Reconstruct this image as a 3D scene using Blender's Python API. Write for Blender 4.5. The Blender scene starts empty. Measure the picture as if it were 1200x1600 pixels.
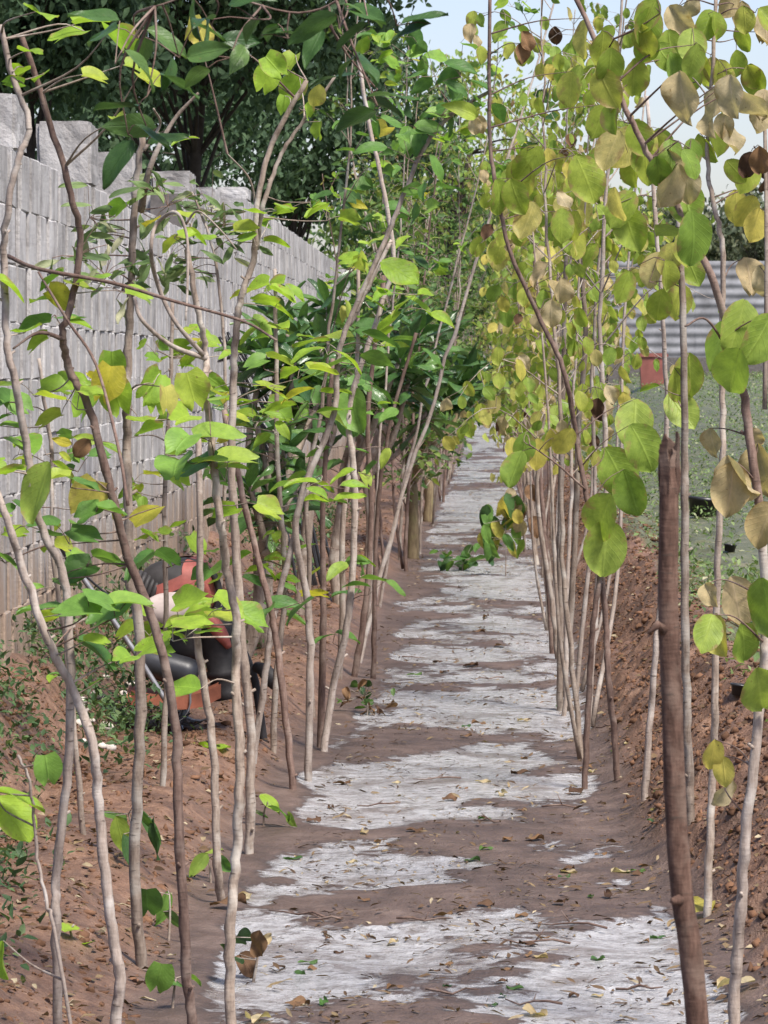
import bpy, bmesh, math, random
import numpy as np
from mathutils import Vector, Matrix, noise as mnoise

# ------------------------------------------------------------------ camera, sky, sun, exposure
SC = bpy.context.scene
COL = SC.collection
F = 6000.0                      # focal length in photo pixels (1600 high)
EYE = 1.5
YAW = math.atan(166 / F)
PITCH = math.atan(220 / F)
cam_d = bpy.data.cameras.new('camera')
cam = bpy.data.objects.new('camera', cam_d)
COL.objects.link(cam)
cam.location = (0, 0, EYE)
cam.rotation_euler = (math.pi / 2 - PITCH, 0, YAW)
cam_d.sensor_fit = 'VERTICAL'
cam_d.sensor_height = 24.0
cam_d.lens = F / 1600 * 24.0
cam_d.clip_start = 0.1
cam_d.clip_end = 3000
cam_d.dof.use_dof = True
cam_d.dof.focus_distance = 11.0
cam_d.dof.aperture_fstop = 22
SC.camera = cam

SUN_EL, SUN_AZ = math.radians(56), math.radians(140)      # azimuth clockwise from +Y
w = bpy.data.worlds.new('World')
SC.world = w
w.use_nodes = True
wn = w.node_tree
sky = wn.nodes.new('ShaderNodeTexSky')
sky.sky_type = 'NISHITA'
sky.sun_disc = False
sky.sun_elevation = SUN_EL
sky.sun_rotation = SUN_AZ
sky.air_density = 1.0
sky.dust_density = 1.6
sky.ozone_density = 1.0
bg = wn.nodes['Background']
bg.inputs['Strength'].default_value = 0.10
tint = wn.nodes.new('ShaderNodeMix')          # thin overcast: a little less cyan than a clear sky
tint.data_type = 'RGBA'; tint.blend_type = 'MULTIPLY'
tint.inputs[0].default_value = 1.0
tint.inputs[7].default_value = (1.02, .95, 1.04, 1)
wn.links.new(sky.outputs[0], tint.inputs[6])
wn.links.new(tint.outputs[2], bg.inputs[0])
sl = bpy.data.lights.new('sun', 'SUN')
sl.energy = 3.8
sl.angle = math.radians(13)
sl.color = (1.0, 0.95, 0.87)
sun = bpy.data.objects.new('sun', sl)
COL.objects.link(sun)
sdir = Vector((math.sin(SUN_AZ) * math.cos(SUN_EL), math.cos(SUN_AZ) * math.cos(SUN_EL), math.sin(SUN_EL)))
sun.rotation_euler = (-sdir).to_track_quat('-Z', 'Y').to_euler()
sun.location = sdir * 50
SC.view_settings.view_transform = 'Standard'
SC.view_settings.look = 'None'
SC.view_settings.exposure = 0.95
SC.view_settings.gamma = 1.0
SC.view_settings.use_curve_mapping = False
SC.render.engine = 'CYCLES'
SC.cycles.max_bounces = 7
SC.cycles.diffuse_bounces = 4
SC.cycles.transmission_bounces = 5

RNG = random.Random(7)
NR = np.random.default_rng(11)

CAMR = cam.rotation_euler.to_matrix()


def ray(px, py):
    return CAMR @ Vector(((px - 600) / F, -(py - 800) / F, -1.0))


def at(px, py, D):
    """world point seen at photo pixel (px, py), D metres down the path"""
    d = ray(px, py)
    return Vector((0, 0, EYE)) + d * (D / d.y)


def px2m(p, D):
    return p * D / F


# ------------------------------------------------------------------ noise and terrain
def _h(ix, iy, seed):
    n = (ix.astype(np.int64) * 374761393 + iy.astype(np.int64) * 668265263 + seed * 974711) & 0x7fffffff
    n = ((n ^ (n >> 13)) * 1274126177) & 0x7fffffff
    return ((n ^ (n >> 16)) & 0xffff) / 65535.0


def vnoise(x, y, seed=0):
    x = np.asarray(x, float); y = np.asarray(y, float)
    ix = np.floor(x); iy = np.floor(y)
    fx = x - ix; fy = y - iy
    fx = fx * fx * fx * (fx * (fx * 6 - 15) + 10); fy = fy * fy * fy * (fy * (fy * 6 - 15) + 10)
    a = _h(ix, iy, seed); b = _h(ix + 1, iy, seed); c = _h(ix, iy + 1, seed); d = _h(ix + 1, iy + 1, seed)
    return (a + (b - a) * fx) * (1 - fy) + (c + (d - c) * fx) * fy


def fbm(x, y, seed=0, o=4):
    s = 0; a = 0.5; t = 0
    for i in range(o):
        s = s + a * vnoise(np.asarray(x) * 2 ** i + 13.1 * i, np.asarray(y) * 2 ** i + 7.7 * i, seed + i); t += a; a *= 0.5
    return s / t


def sst(a, b, x):
    t = np.clip((np.asarray(x, float) - a) / (b - a), 0, 1)
    return t * t * (3 - 2 * t)


def ground_xy(px, py, z=0.0):
    d = ray(px, py)
    k = (z - EYE) / d.z
    return d.x * k, d.y * k


# brown mud islands (photo pixels: centre, half sizes) turned into ground ellipses
ISL = []
for (px, py, hw, hh, s) in [(640, 1150, 130, 22, 1.0), (560, 1312, 175, 34, 1.0), (860, 1290, 190, 30, .9), (600, 1412, 250, 24, 1.0),
                            (800, 1358, 80, 24, .8), (640, 1592, 160, 38, 1.0), (930, 1180, 95, 34, .9), (1010, 1270, 60, 30, .6),
                            (840, 1410, 60, 14, .7), (720, 985, 40, 12, .6), (640, 930, 70, 40, .8), (680, 880, 60, 22, .8),
                            (620, 1010, 60, 14, .7), (745, 845, 60, 16, .7), (730, 760, 50, 8, .6), (740, 712, 40, 6, .6),
                            (880, 1500, 50, 12, .5), (990, 1545, 60, 9, .6), (450, 1440, 60, 20, .8)]:
    x0, y0 = ground_xy(px, py)
    _, ya = ground_xy(px, py - hh); _, yb = ground_xy(px, py + hh)
    ISL.append((x0, y0, px2m(hw, y0), abs(ya - yb) / 2, s))
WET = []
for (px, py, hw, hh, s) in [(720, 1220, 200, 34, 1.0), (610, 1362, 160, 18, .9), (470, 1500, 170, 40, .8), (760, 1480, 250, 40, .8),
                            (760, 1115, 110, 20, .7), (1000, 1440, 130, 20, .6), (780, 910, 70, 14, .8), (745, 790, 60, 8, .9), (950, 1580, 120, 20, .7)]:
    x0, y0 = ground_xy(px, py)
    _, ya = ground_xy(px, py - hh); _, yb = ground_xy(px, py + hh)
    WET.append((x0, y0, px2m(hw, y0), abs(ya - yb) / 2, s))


def righte(Y):
    return .17 * sst(12.5, 9.5, Y)


def lefte(Y):
    return -.78 + .16 * sst(12, 19, Y)


def mudval(X, Y):
    """positive: brown mud standing proud, negative: pale wet silt lying low"""
    v = (fbm(X * 2.6 + 3, Y * 1.7, 21, 6) - 0.5) * 2.6 - 0.19 - .05 * sst(12, 20, Y)
    v = v + (fbm(X * 4.5 + 1, Y * 3.0, 25, 6) - .5) * 1.7
    wx = X + .35 * (fbm(X * 3, Y * 2.2, 71, 3) - .5); wy = Y + .5 * (fbm(X * 3 + 9, Y * 2.2, 75, 3) - .5)
    for (x0, y0, a, b, s) in ISL:
        v = v + s * 0.85 * np.exp(-(((wx - x0) / a) ** 2 + ((wy - y0) / b) ** 2) ** 1.5)
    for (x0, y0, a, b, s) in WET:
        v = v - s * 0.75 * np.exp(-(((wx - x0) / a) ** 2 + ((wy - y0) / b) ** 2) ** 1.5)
    e = 0.09 * (fbm(X * .1 + 5, Y * 1.1, 31, 4) - .5) * 2
    l = lefte(Y)
    v = v + 1.6 * (1 - sst(l - .02, l + .14, X + e)) + 1.6 * sst(.32, .52, X + e - righte(Y))
    return v


def hgt(X, Y):
    X = np.asarray(X, float); Y = np.asarray(Y, float)
    m = mudval(X, Y)
    rough = fbm(X * 5, Y * 5, 41, 4) - .5
    path = 0.012 * np.tanh(m * 1.3) + 0.014 * rough * sst(-.4, .6, m)
    wl = .10 * (fbm(X * 0 + 2.2, Y * .7, 51, 3) - .5)
    l = lefte(Y)
    left = sst(0, .34, l - X - wl) * .13 + sst(-1.40, -1.76, X) * (.30 + .12 * (fbm(X * 1.2, Y * .9, 53, 3) - .5))
    left = left + sst(.03, .25, l - X) * .13 * (fbm(X * 4, Y * 3, 55, 5) - .5)
    wr = .14 * (fbm(X * 0 + 1.1, Y * .8, 61, 3) - .5)
    XR = X - righte(Y)
    ridge = sst(.38, .94, XR + wr) * .39 * (1 - .22 * sst(.95, 1.35, X))
    ridge = ridge * (1 + .25 * (fbm(X * 2, Y * 1.1, 63, 3) - .5)) + sst(.42, .6, XR) * (1 - sst(1.2, 1.8, X)) * .16 * (fbm(X * 7, Y * 6, 65, 5) - .5)
    field = sst(.9, 3.2, X) * sst(12, 82, Y) * 1.06 + sst(1.0, 2.0, X) * .06 * (fbm(X * 1.5, Y * 1.5, 67, 3) - .5)
    far = sst(100, 118, Y) * sst(-3, 0, X) * (1 - sst(.6, 3, X)) * .6
    return path + left + ridge + field + far


def hz(x, y):
    return float(hgt(np.array([x]), np.array([y]))[0])


def on_ground(px, py, lo=4.0, hi=120.0):
    """where the ray through a photo pixel meets the terrain"""
    d = ray(px, py)
    for n in (220, 60):
        ks = np.linspace(lo, hi, n) / d.y
        under = EYE + d.z * ks < hgt(d.x * ks, d.y * ks)
        i = int(np.argmax(under))
        if not under.any():
            break
        lo, hi = ks[max(0, i - 1)] * d.y, ks[i] * d.y
    k = ks[i] if under.any() else (0 - EYE) / d.z
    return Vector((d.x * k, d.y * k, hz(d.x * k, d.y * k)))


# ------------------------------------------------------------------ materials
def new_mat(name):
    m = bpy.data.materials.new(name)
    m.use_nodes = True
    nt = m.node_tree
    b = nt.nodes['Principled BSDF']
    return m, nt, b


def N(nt, t, **kw):
    n = nt.nodes.new(t)
    for k, v in kw.items():
        if k in n.inputs:
            n.inputs[k].default_value = v
        else:
            setattr(n, k, v)
    return n


def ramp(nt, fac, stops, interp='LINEAR'):
    r = nt.nodes.new('ShaderNodeValToRGB')
    r.color_ramp.interpolation = interp
    el = r.color_ramp.elements
    while len(el) < len(stops):
        el.new(0.5)
    for e, (p, c) in zip(el, stops):
        e.position = p
        e.color = (c[0], c[1], c[2], 1)
    nt.links.new(fac, r.inputs[0])
    return r.outputs[0]


def noise_tex(nt, scale, detail=4, coord=None, rough=.55, dist=0):
    n = nt.nodes.new('ShaderNodeTexNoise')
    n.inputs['Scale'].default_value = scale
    n.inputs['Detail'].default_value = detail
    n.inputs['Roughness'].default_value = rough
    n.inputs['Distortion'].default_value = dist
    if coord is not None:
        nt.links.new(coord, n.inputs['Vector'])
    return n.outputs['Fac']


def mix(nt, fac, a, b, mode='MIX'):
    n = nt.nodes.new('ShaderNodeMix')
    n.data_type = 'RGBA'
    n.blend_type = mode
    for i, v in ((0, fac), (6, a), (7, b)):
        if isinstance(v, (int, float)):
            n.inputs[i].default_value = v
        elif isinstance(v, tuple):
            n.inputs[i].default_value = (*v, 1) if len(v) == 3 else v
        else:
            nt.links.new(v, n.inputs[i])
    return n.outputs[2]


def math_n(nt, op, a, b=None, c=None, clamp=False):
    n = nt.nodes.new('ShaderNodeMath')
    n.operation = op
    n.use_clamp = clamp
    for i, v in enumerate((a, b, c)):
        if v is None:
            continue
        if isinstance(v, (int, float)):
            n.inputs[i].default_value = v
        else:
            nt.links.new(v, n.inputs[i])
    return n.outputs[0]


def bump(nt, b, h, strength=.3, dist=.01):
    n = nt.nodes.new('ShaderNodeBump')
    n.inputs['Strength'].default_value = strength
    n.inputs['Distance'].default_value = dist
    nt.links.new(h, n.inputs['Height'])
    nt.links.new(n.outputs[0], b.inputs['Normal'])


def geo_pos(nt):
    return nt.nodes.new('ShaderNodeNewGeometry').outputs['Position']


def leaf_mat(name, stops, trans=.42, rough=.5, brown=0.0, vein=.5, spec=.3):
    m, nt, b = new_mat(name)
    isl = nt.nodes.new('ShaderNodeNewGeometry').outputs['Random Per Island']
    oi = nt.nodes.new('ShaderNodeObjectInfo').outputs['Random']
    val = math_n(nt, 'FRACT', math_n(nt, 'ADD', isl, oi))
    col = ramp(nt, val, stops)
    uv = nt.nodes.new('ShaderNodeUVMap')
    sp = nt.nodes.new('ShaderNodeSeparateXYZ')
    nt.links.new(uv.outputs[0], sp.inputs[0])
    u = math_n(nt, 'ABSOLUTE', math_n(nt, 'SUBTRACT', sp.outputs[0], .5))
    v = sp.outputs[1]
    # pinnate veins: bands along v slanting outwards, and the midrib
    vw = math_n(nt, 'ABSOLUTE', math_n(nt, 'SINE', math_n(nt, 'MULTIPLY', math_n(nt, 'SUBTRACT', v, math_n(nt, 'MULTIPLY', u, .7)), 24.0)))
    vline = math_n(nt, 'SUBTRACT', 1.0, math_n(nt, 'MULTIPLY', vw, 4.0), clamp=True)
    mrib = math_n(nt, 'SUBTRACT', 1.0, math_n(nt, 'MULTIPLY', u, 22.0), clamp=True)
    vn = math_n(nt, 'MAXIMUM', math_n(nt, 'MULTIPLY', vline, .6), mrib)
    light = mix(nt, 1.0, col, (1.35, 1.3, 1.5), 'MULTIPLY')
    col = mix(nt, math_n(nt, 'MULTIPLY', vn, vein), col, light)
    tc = nt.nodes.new('ShaderNodeTexCoord')
    nz = noise_tex(nt, 34, 5, geo_pos(nt), .65)
    col = mix(nt, .55, col, mix(nt, 1.0, col, ramp(nt, nz, [(.3, (.5, .55, .5)), (.7, (1.4, 1.35, 1.2))]), 'MULTIPLY'))
    if brown > 0:
        edge = math_n(nt, 'ADD', math_n(nt, 'MULTIPLY', u, .7), math_n(nt, 'MULTIPLY', noise_tex(nt, 30, 4, geo_pos(nt)), 1.0))
        msk = ramp(nt, edge, [(.84 - brown * .25, (0, 0, 0)), (1.0 - brown * .2, (.85, .85, .85))])
        col = mix(nt, msk, col, (.30, .21, .09))
    spk = noise_tex(nt, 120, 2, geo_pos(nt), .5)
    col = mix(nt, ramp(nt, spk, [(.70, (0, 0, 0)), (.76, (.75, .75, .75))]), col, (.16, .11, .045))
    nt.links.new(col, b.inputs['Base Color'])
    b.inputs['Roughness'].default_value = rough
    b.inputs['Specular IOR Level'].default_value = spec
    bump(nt, b, math_n(nt, 'ADD', vn, math_n(nt, 'MULTIPLY', nz, 1.2)), .45, .003)
    tr = nt.nodes.new('ShaderNodeBsdfTranslucent')
    nt.links.new(mix(nt, 1.0, col, (1.25, 1.3, .75), 'MULTIPLY'), tr.inputs[0])
    ms = nt.nodes.new('ShaderNodeMixShader')
    ms.inputs[0].default_value = trans
    nt.links.new(b.outputs[0], ms.inputs[1]); nt.links.new(tr.outputs[0], ms.inputs[2])
    nt.links.new(ms.outputs[0], nt.nodes['Material Output'].inputs[0])
    return m


def bark_mat(name, c0, c1, c2, scale=1.0, patch=(.42, .40, .36)):
    m, nt, b = new_mat(name)
    tc = nt.nodes.new('ShaderNodeTexCoord')
    mp = nt.nodes.new('ShaderNodeMapping')
    mp.inputs['Scale'].default_value = (1, 1, .22)
    nt.links.new(geo_pos(nt), mp.inputs[0])
    n1 = noise_tex(nt, 70 * scale, 5, mp.outputs[0], .65)
    n2 = noise_tex(nt, 9 * scale, 4, geo_pos(nt), .6, .5)
    mp2 = nt.nodes.new('ShaderNodeMapping')
    mp2.inputs['Scale'].default_value = (.5, .5, 2.2)
    nt.links.new(geo_pos(nt), mp2.inputs[0])
    n3 = noise_tex(nt, 60 * scale, 2, mp2.outputs[0], .5)
    col = ramp(nt, n1, [(.30, c0), (.52, c1), (.72, c2)])
    col = mix(nt, ramp(nt, n2, [(.50, (0, 0, 0)), (.68, (.75, .75, .75))]), col, patch)
    col = mix(nt, ramp(nt, n3, [(.66, (0, 0, 0)), (.72, (.7, .7, .7))]), col, (.055, .042, .034))
    oi = nt.nodes.new('ShaderNodeObjectInfo').outputs['Random']
    col = mix(nt, 1.0, col, ramp(nt, oi, [(0, (.75, .72, .70)), (1, (1.2, 1.17, 1.14))]), 'MULTIPLY')
    nt.links.new(col, b.inputs['Base Color'])
    b.inputs['Roughness'].default_value = .85
    b.inputs['Specular IOR Level'].default_value = .2
    bump(nt, b, math_n(nt, 'ADD', n1, math_n(nt, 'MULTIPLY', n3, .6)), .5, .004)
    return m


def plain_mat(name, c, rough=.6, var=.25, scale=12, spec=.3, bmp=.15, metal=0):
    m, nt, b = new_mat(name)
    n = noise_tex(nt, scale, 5, geo_pos(nt), .6)
    lo = tuple(x * (1 - var) for x in c); hi = tuple(min(1, x * (1 + var)) for x in c)
    nt.links.new(ramp(nt, n, [(.3, lo), (.7, hi)]), b.inputs['Base Color'])
    b.inputs['Roughness'].default_value = rough
    b.inputs['Specular IOR Level'].default_value = spec
    b.inputs['Metallic'].default_value = metal
    if bmp:
        bump(nt, b, n, bmp, .01)
    return m


M = {}
M['lime'] = leaf_mat('leaf_lime', [(0, (.22, .36, .035)), (.4, (.30, .44, .05)), (.75, (.18, .34, .05)), (.93, (.38, .45, .06)), (1, (.48, .42, .05))], .45, brown=.12)
M['green'] = leaf_mat('leaf_green', [(0, (.07, .16, .04)), (.5, (.12, .24, .05)), (.85, (.18, .32, .06)), (1, (.30, .38, .06))], .35)
M['dark'] = leaf_mat('leaf_dark', [(0, (.035, .08, .026)), (.6, (.065, .135, .04)), (1, (.11, .19, .055))], .32, rough=.38)
M['oval'] = leaf_mat('leaf_oval', [(0, (.22, .31, .05)), (.45, (.30, .37, .06)), (.75, (.37, .40, .08)), (.92, (.45, .41, .13)), (1, (.50, .42, .20))], .48, brown=.30, vein=.6)
M['ovalg'] = leaf_mat('leaf_oval_green', [(0, (.17, .27, .045)), (.6, (.24, .34, .06)), (1, (.30, .38, .08))], .40, brown=.10, vein=.6)
M['yellow'] = leaf_mat('leaf_yellow', [(0, (.44, .42, .09)), (.6, (.50, .42, .10)), (1, (.40, .42, .10))], .42, brown=.2)
M['dry'] = leaf_mat('leaf_dry', [(0, (.42, .33, .20)), (.5, (.50, .42, .28)), (1, (.38, .30, .16))], .32, rough=.7, brown=.2, spec=.15)
M['brown'] = leaf_mat('leaf_brown', [(0, (.07, .04, .028)), (.5, (.13, .075, .045)), (1, (.22, .13, .07))], .15, rough=.75, spec=.15)
M['lance'] = leaf_mat('leaf_lance', [(0, (.035, .085, .03)), (.6, (.07, .15, .045)), (1, (.13, .23, .06))], .25, rough=.30, spec=.5)
M['far'] = leaf_mat('leaf_far', [(0, (.035, .075, .025)), (.45, (.075, .145, .038)), (.8, (.14, .22, .055)), (1, (.24, .28, .07))], .35)
M['fary'] = leaf_mat('leaf_far_yellow', [(0, (.15, .24, .05)), (.45, (.22, .31, .06)), (.8, (.32, .36, .08)), (.95, (.36, .30, .13)), (1, (.24, .15, .08))], .38)
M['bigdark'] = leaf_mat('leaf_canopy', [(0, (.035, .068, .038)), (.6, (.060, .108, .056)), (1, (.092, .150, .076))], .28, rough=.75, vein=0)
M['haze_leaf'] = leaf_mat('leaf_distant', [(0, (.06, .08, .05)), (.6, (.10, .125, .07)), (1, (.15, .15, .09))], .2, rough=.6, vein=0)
M['weed'] = leaf_mat('leaf_weed', [(0, (.075, .125, .045)), (.5, (.14, .215, .075)), (.85, (.22, .29, .12)), (1, (.40, .39, .27))], .3, rough=.5)
M['weedd'] = leaf_mat('leaf_bank_weed', [(0, (.035, .075, .03)), (.6, (.07, .13, .05)), (1, (.14, .20, .08))], .25, rough=.5)
M['barkk'] = plain_mat('bark_blackish', (.035, .028, .022), .9, .4, 12)  # near-black bark of the big background trees
M['bark'] = bark_mat('bark_grey', (.13, .10, .08), (.24, .195, .16), (.33, .28, .235))
M['barkp'] = bark_mat('bark_pale', (.19, .155, .13), (.32, .27, .235), (.42, .37, .33), patch=(.48, .46, .43))
M['barkd'] = bark_mat('bark_dark', (.07, .045, .038), (.14, .095, .078), (.21, .15, .125), patch=(.26, .21, .18))
M['stake'] = bark_mat('bark_stake', (.035, .020, .015), (.085, .050, .038), (.15, .095, .072), 1.3, patch=(.17, .125, .10))
M['moss'] = bark_mat('bark_mossy', (.11, .085, .05), (.21, .165, .10), (.29, .25, .13), .6, patch=(.18, .20, .07))
M['wood_in'] = plain_mat('split_wood', (.33, .19, .12), .8, .35, 40)


def ground_mat():
    m, nt, b = new_mat('earth')
    pos = geo_pos(nt)
    at_p = nt.nodes.new('ShaderNodeAttribute'); at_p.attribute_name = 'mud'
    at_g = nt.nodes.new('ShaderNodeAttribute'); at_g.attribute_name = 'zone'
    spz = nt.nodes.new('ShaderNodeSeparateColor'); nt.links.new(at_g.outputs['Color'], spz.inputs[0])
    fine = noise_tex(nt, 11, 7, pos, .68, .6)
    finer = noise_tex(nt, 60, 5, pos, .65)
    big = noise_tex(nt, 1.7, 4, pos, .6)
    e = math_n(nt, 'ADD', at_p.outputs['Fac'], math_n(nt, 'MULTIPLY', math_n(nt, 'SUBTRACT', fine, .5), .95))
    patches = ramp(nt, e, [(.42, (1, 1, 1)), (.50, (.72, .72, .72)), (.57, (0, 0, 0))])  # mask of the pale patches lying low between the mud
    mud = ramp(nt, noise_tex(nt, 5, 6, pos, .62), [(.28, (.060, .038, .028)), (.5, (.110, .070, .052)), (.72, (.175, .120, .094))])
    pale_col = ramp(nt, noise_tex(nt, 16, 6, pos, .7), [(.30, (.14, .12, .112)), (.40, (.30, .288, .286)), (.54, (.43, .422, .426)), (.72, (.53, .525, .535))])  # mottled pale grey colour of the low path patches
    pale_col = mix(nt, ramp(nt, finer, [(.58, (0, 0, 0)), (.68, (.85, .85, .85))]), pale_col, (.12, .09, .075))
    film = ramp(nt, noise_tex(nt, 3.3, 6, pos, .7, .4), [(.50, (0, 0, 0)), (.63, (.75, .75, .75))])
    pale_col = mix(nt, film, pale_col, (.15, .115, .10))
    soil = ramp(nt, noise_tex(nt, 14, 6, pos, .66), [(.26, (.065, .033, .020)), (.5, (.175, .094, .056)), (.75, (.30, .178, .112))])
    grs = ramp(nt, noise_tex(nt, 6, 5, pos, .6), [(.3, (.065, .068, .032)), (.55, (.115, .120, .058)), (.8, (.22, .19, .12))])
    damp = ramp(nt, e, [(.52, (.8, .8, .8)), (.74, (0, 0, 0))])
    mud = mix(nt, damp, mud, (.048, .031, .024))
    c = mix(nt, patches, mud, pale_col)
    soil = mix(nt, ramp(nt, big, [(.48, (0, 0, 0)), (.66, (.5, .5, .5))]), soil, (.060, .036, .026))
    c = mix(nt, spz.outputs[0], c, soil)
    gm = math_n(nt, 'ADD', spz.outputs[1], math_n(nt, 'MULTIPLY', math_n(nt, 'SUBTRACT', big, .5), .8))
    c = mix(nt, ramp(nt, gm, [(.4, (0, 0, 0)), (.6, (1, 1, 1))]), c, grs)
    nt.links.new(c, b.inputs['Base Color'])
    wet = math_n(nt, 'MULTIPLY', patches, math_n(nt, 'SUBTRACT', 1.0, spz.outputs[0]))
    rr = ramp(nt, math_n(nt, 'ADD', math_n(nt, 'MULTIPLY', wet, .8), math_n(nt, 'MULTIPLY', fine, .3)), [(.1, (.52,) * 3), (.5, (.34,) * 3), (1, (.16,) * 3)])
    nt.links.new(rr, b.inputs['Roughness'])
    b.inputs['Specular IOR Level'].default_value = .5
    bump(nt, b, math_n(nt, 'ADD', fine, math_n(nt, 'MULTIPLY', finer, .5)), .7, .045)
    return m


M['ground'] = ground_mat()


def concrete_mat(name, stain=True):
    m, nt, b = new_mat(name)
    pos = geo_pos(nt)
    n = noise_tex(nt, 7, 6, pos, .65); f = noise_tex(nt, 70, 4, pos, .7)
    c = ramp(nt, n, [(.28, (.22, .21, .206)), (.5, (.37, .36, .355)), (.75, (.48, .47, .465))])
    c = mix(nt, ramp(nt, f, [(.60, (0, 0, 0)), (.74, (.6, .6, .6))]), c, (.19, .18, .175))
    oi = nt.nodes.new('ShaderNodeObjectInfo').outputs['Random']
    isl = nt.nodes.new('ShaderNodeNewGeometry').outputs['Random Per Island']
    val = math_n(nt, 'FRACT', math_n(nt, 'ADD', isl, oi))
    c = mix(nt, 1.0, c, ramp(nt, val, [(0, (.80, .79, .78)), (.5, (1, 1, 1)), (1, (1.12, 1.11, 1.11))]), 'MULTIPLY')
    if stain:
        sp = nt.nodes.new('ShaderNodeSeparateXYZ'); nt.links.new(pos, sp.inputs[0])
        mp = nt.nodes.new('ShaderNodeMapping'); mp.inputs['Scale'].default_value = (1, 3.0, .35); nt.links.new(pos, mp.inputs[0])
        drip = noise_tex(nt, 5, 5, mp.outputs[0], .65)
        k = math_n(nt, 'ADD', sp.outputs[2], math_n(nt, 'MULTIPLY', math_n(nt, 'SUBTRACT', drip, .5), 1.1))
        c = mix(nt, ramp(nt, k, [(.60, (.95,) * 3), (1.05, (0, 0, 0))]), c, (.27, .20, .15))
        c = mix(nt, ramp(nt, drip, [(.52, (0, 0, 0)), (.70, (.65,) * 3)]), c, (.16, .148, .140))
    nt.links.new(c, b.inputs['Base Color'])
    b.inputs['Roughness'].default_value = .92
    b.inputs['Specular IOR Level'].default_value = .15
    bump(nt, b, math_n(nt, 'ADD', n, f), .5, .012)
    return m


M['concrete'] = concrete_mat('concrete_block')
M['mortar'] = plain_mat('mortar', (.11, .10, .095), .95, .35, 20)  # mortar darkened so its colour carries the recess shadow of the wall joints
M['soil'] = plain_mat('soil_clod', (.135, .073, .044), .95, .65, 11, .1, .5)
M['litter'] = leaf_mat('leaf_litter', [(0, (.06, .035, .022)), (.5, (.13, .08, .045)), (.85, (.22, .16, .09)), (1, (.40, .34, .24))], .1, rough=.7, vein=0)
M['tin'] = plain_mat('weathered_sheet_metal', (.19, .193, .205), .8, .4, 2.2, .3, .05)
M['red'] = plain_mat('faded_red_plastic', (.22, .080, .066), .6, .25, 5)
M['coral'] = plain_mat('coral_plastic', (.30, .105, .062), .6, .45, 10)
M['black'] = plain_mat('black_plastic', (.018, .018, .020), .35, .3, 12, .5)
M['steel'] = plain_mat('steel_tube', (.22, .22, .235), .5, .3, 25, .5, .1, .5)
M['tar'] = plain_mat('dusty_black_casing', (.034, .031, .031), .62, .6, 9, .35, .25)
M['gloss'] = plain_mat('black_gloss', (.026, .027, .032), .42, .4, 14, .5, .1)
M['coralm'] = plain_mat('muddy_coral_paint', (.30, .085, .068), .6, .45, 10, .35, .1)
M['cream'] = plain_mat('dusty_cream_plastic', (.40, .335, .31), .6, .3, 9, .3, .15)
M['stone'] = plain_mat('pale_pebble', (.52, .47, .42), .8, .25, 12)


# ------------------------------------------------------------------ mesh helpers
def mesh_np(name, V, Fc, mat, uv=None, smooth=True):
    """V (n,3) array; Fc: list/array of faces"""
    me = bpy.data.meshes.new(name)
    if isinstance(Fc, np.ndarray):
        nf, k = Fc.shape
        me.vertices.add(len(V)); me.vertices.foreach_set('co', np.asarray(V, np.float32).ravel())
        me.loops.add(nf * k); me.loops.foreach_set('vertex_index', Fc.ravel().astype(np.int32))
        me.polygons.add(nf); me.polygons.foreach_set('loop_start', np.arange(0, nf * k, k, dtype=np.int32))
        me.update(calc_edges=True)
    else:
        me.from_pydata([tuple(v) for v in V], [], Fc)
    if uv is not None:
        ul = me.uv_layers.new(name='UVMap')
        li = np.empty(len(me.loops), np.int32); me.loops.foreach_get('vertex_index', li)
        ul.data.foreach_set('uv', np.asarray(uv, np.float32)[li].ravel())
    if smooth:
        me.polygons.foreach_set('use_smooth', np.ones(len(me.polygons), bool))
    me.materials.append(mat)
    me.validate(); me.update()
    return me


class MB:
    def __init__(s):
        s.v = []; s.f = []

    def add(s, V, Fs):
        o = len(s.v)
        s.v.extend([tuple(v) for v in V]); s.f.extend([tuple(i + o for i in f) for f in Fs])

    def tube(s, pts, rad, n=8, cap=True, knots=0, seed=0):
        pts = [Vector(p) for p in pts]
        k = len(pts)
        if k < 2:
            return
        rr = random.Random(seed)
        o = len(s.v)
        up = Vector((.31, .87, .1)).normalized()
        for i, p in enumerate(pts):
            t = (pts[min(i + 1, k - 1)] - pts[max(i - 1, 0)])
            t = t.normalized() if t.length > 1e-9 else Vector((0, 0, 1))
            a = t.cross(up)
            if a.length < 1e-4:
                a = t.cross(Vector((1, 0, 0)))
            a.normalize(); b_ = t.cross(a)
            r = rad[i] if not isinstance(rad, (int, float)) else rad
            if knots and rr.random() < .22:
                r *= 1 + knots * rr.random()
            for j in range(n):
                an = 2 * math.pi * j / n
                q = r * (1 + (knots * .35) * (rr.random() - .5))
                s.v.append(tuple(p + a * math.cos(an) * q + b_ * math.sin(an) * q))
        for i in range(k - 1):
            for j in range(n):
                j2 = (j + 1) % n
                s.f.append((o + i * n + j, o + i * n + j2, o + (i + 1) * n + j2, o + (i + 1) * n + j))
        if cap:
            s.f.append(tuple(o + j for j in reversed(range(n)))); s.f.append(tuple(o + (k - 1) * n + j for j in range(n)))

    def box(s, c, d, R=None):
        V = []
        for z in (-1, 1):
            for (x, y) in ((-1, -1), (1, -1), (1, 1), (-1, 1)):
                v = Vector((x * d[0] / 2, y * d[1] / 2, z * d[2] / 2))
                V.append((R @ v if R else v) + Vector(c))
        s.add(V, [(3, 2, 1, 0), (4, 5, 6, 7), (0, 1, 5, 4), (1, 2, 6, 5), (2, 3, 7, 6), (3, 0, 4, 7)])

    def mesh(s, name, mat, smooth=True):
        return mesh_np(name, s.v, s.f, mat, smooth=smooth)


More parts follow.
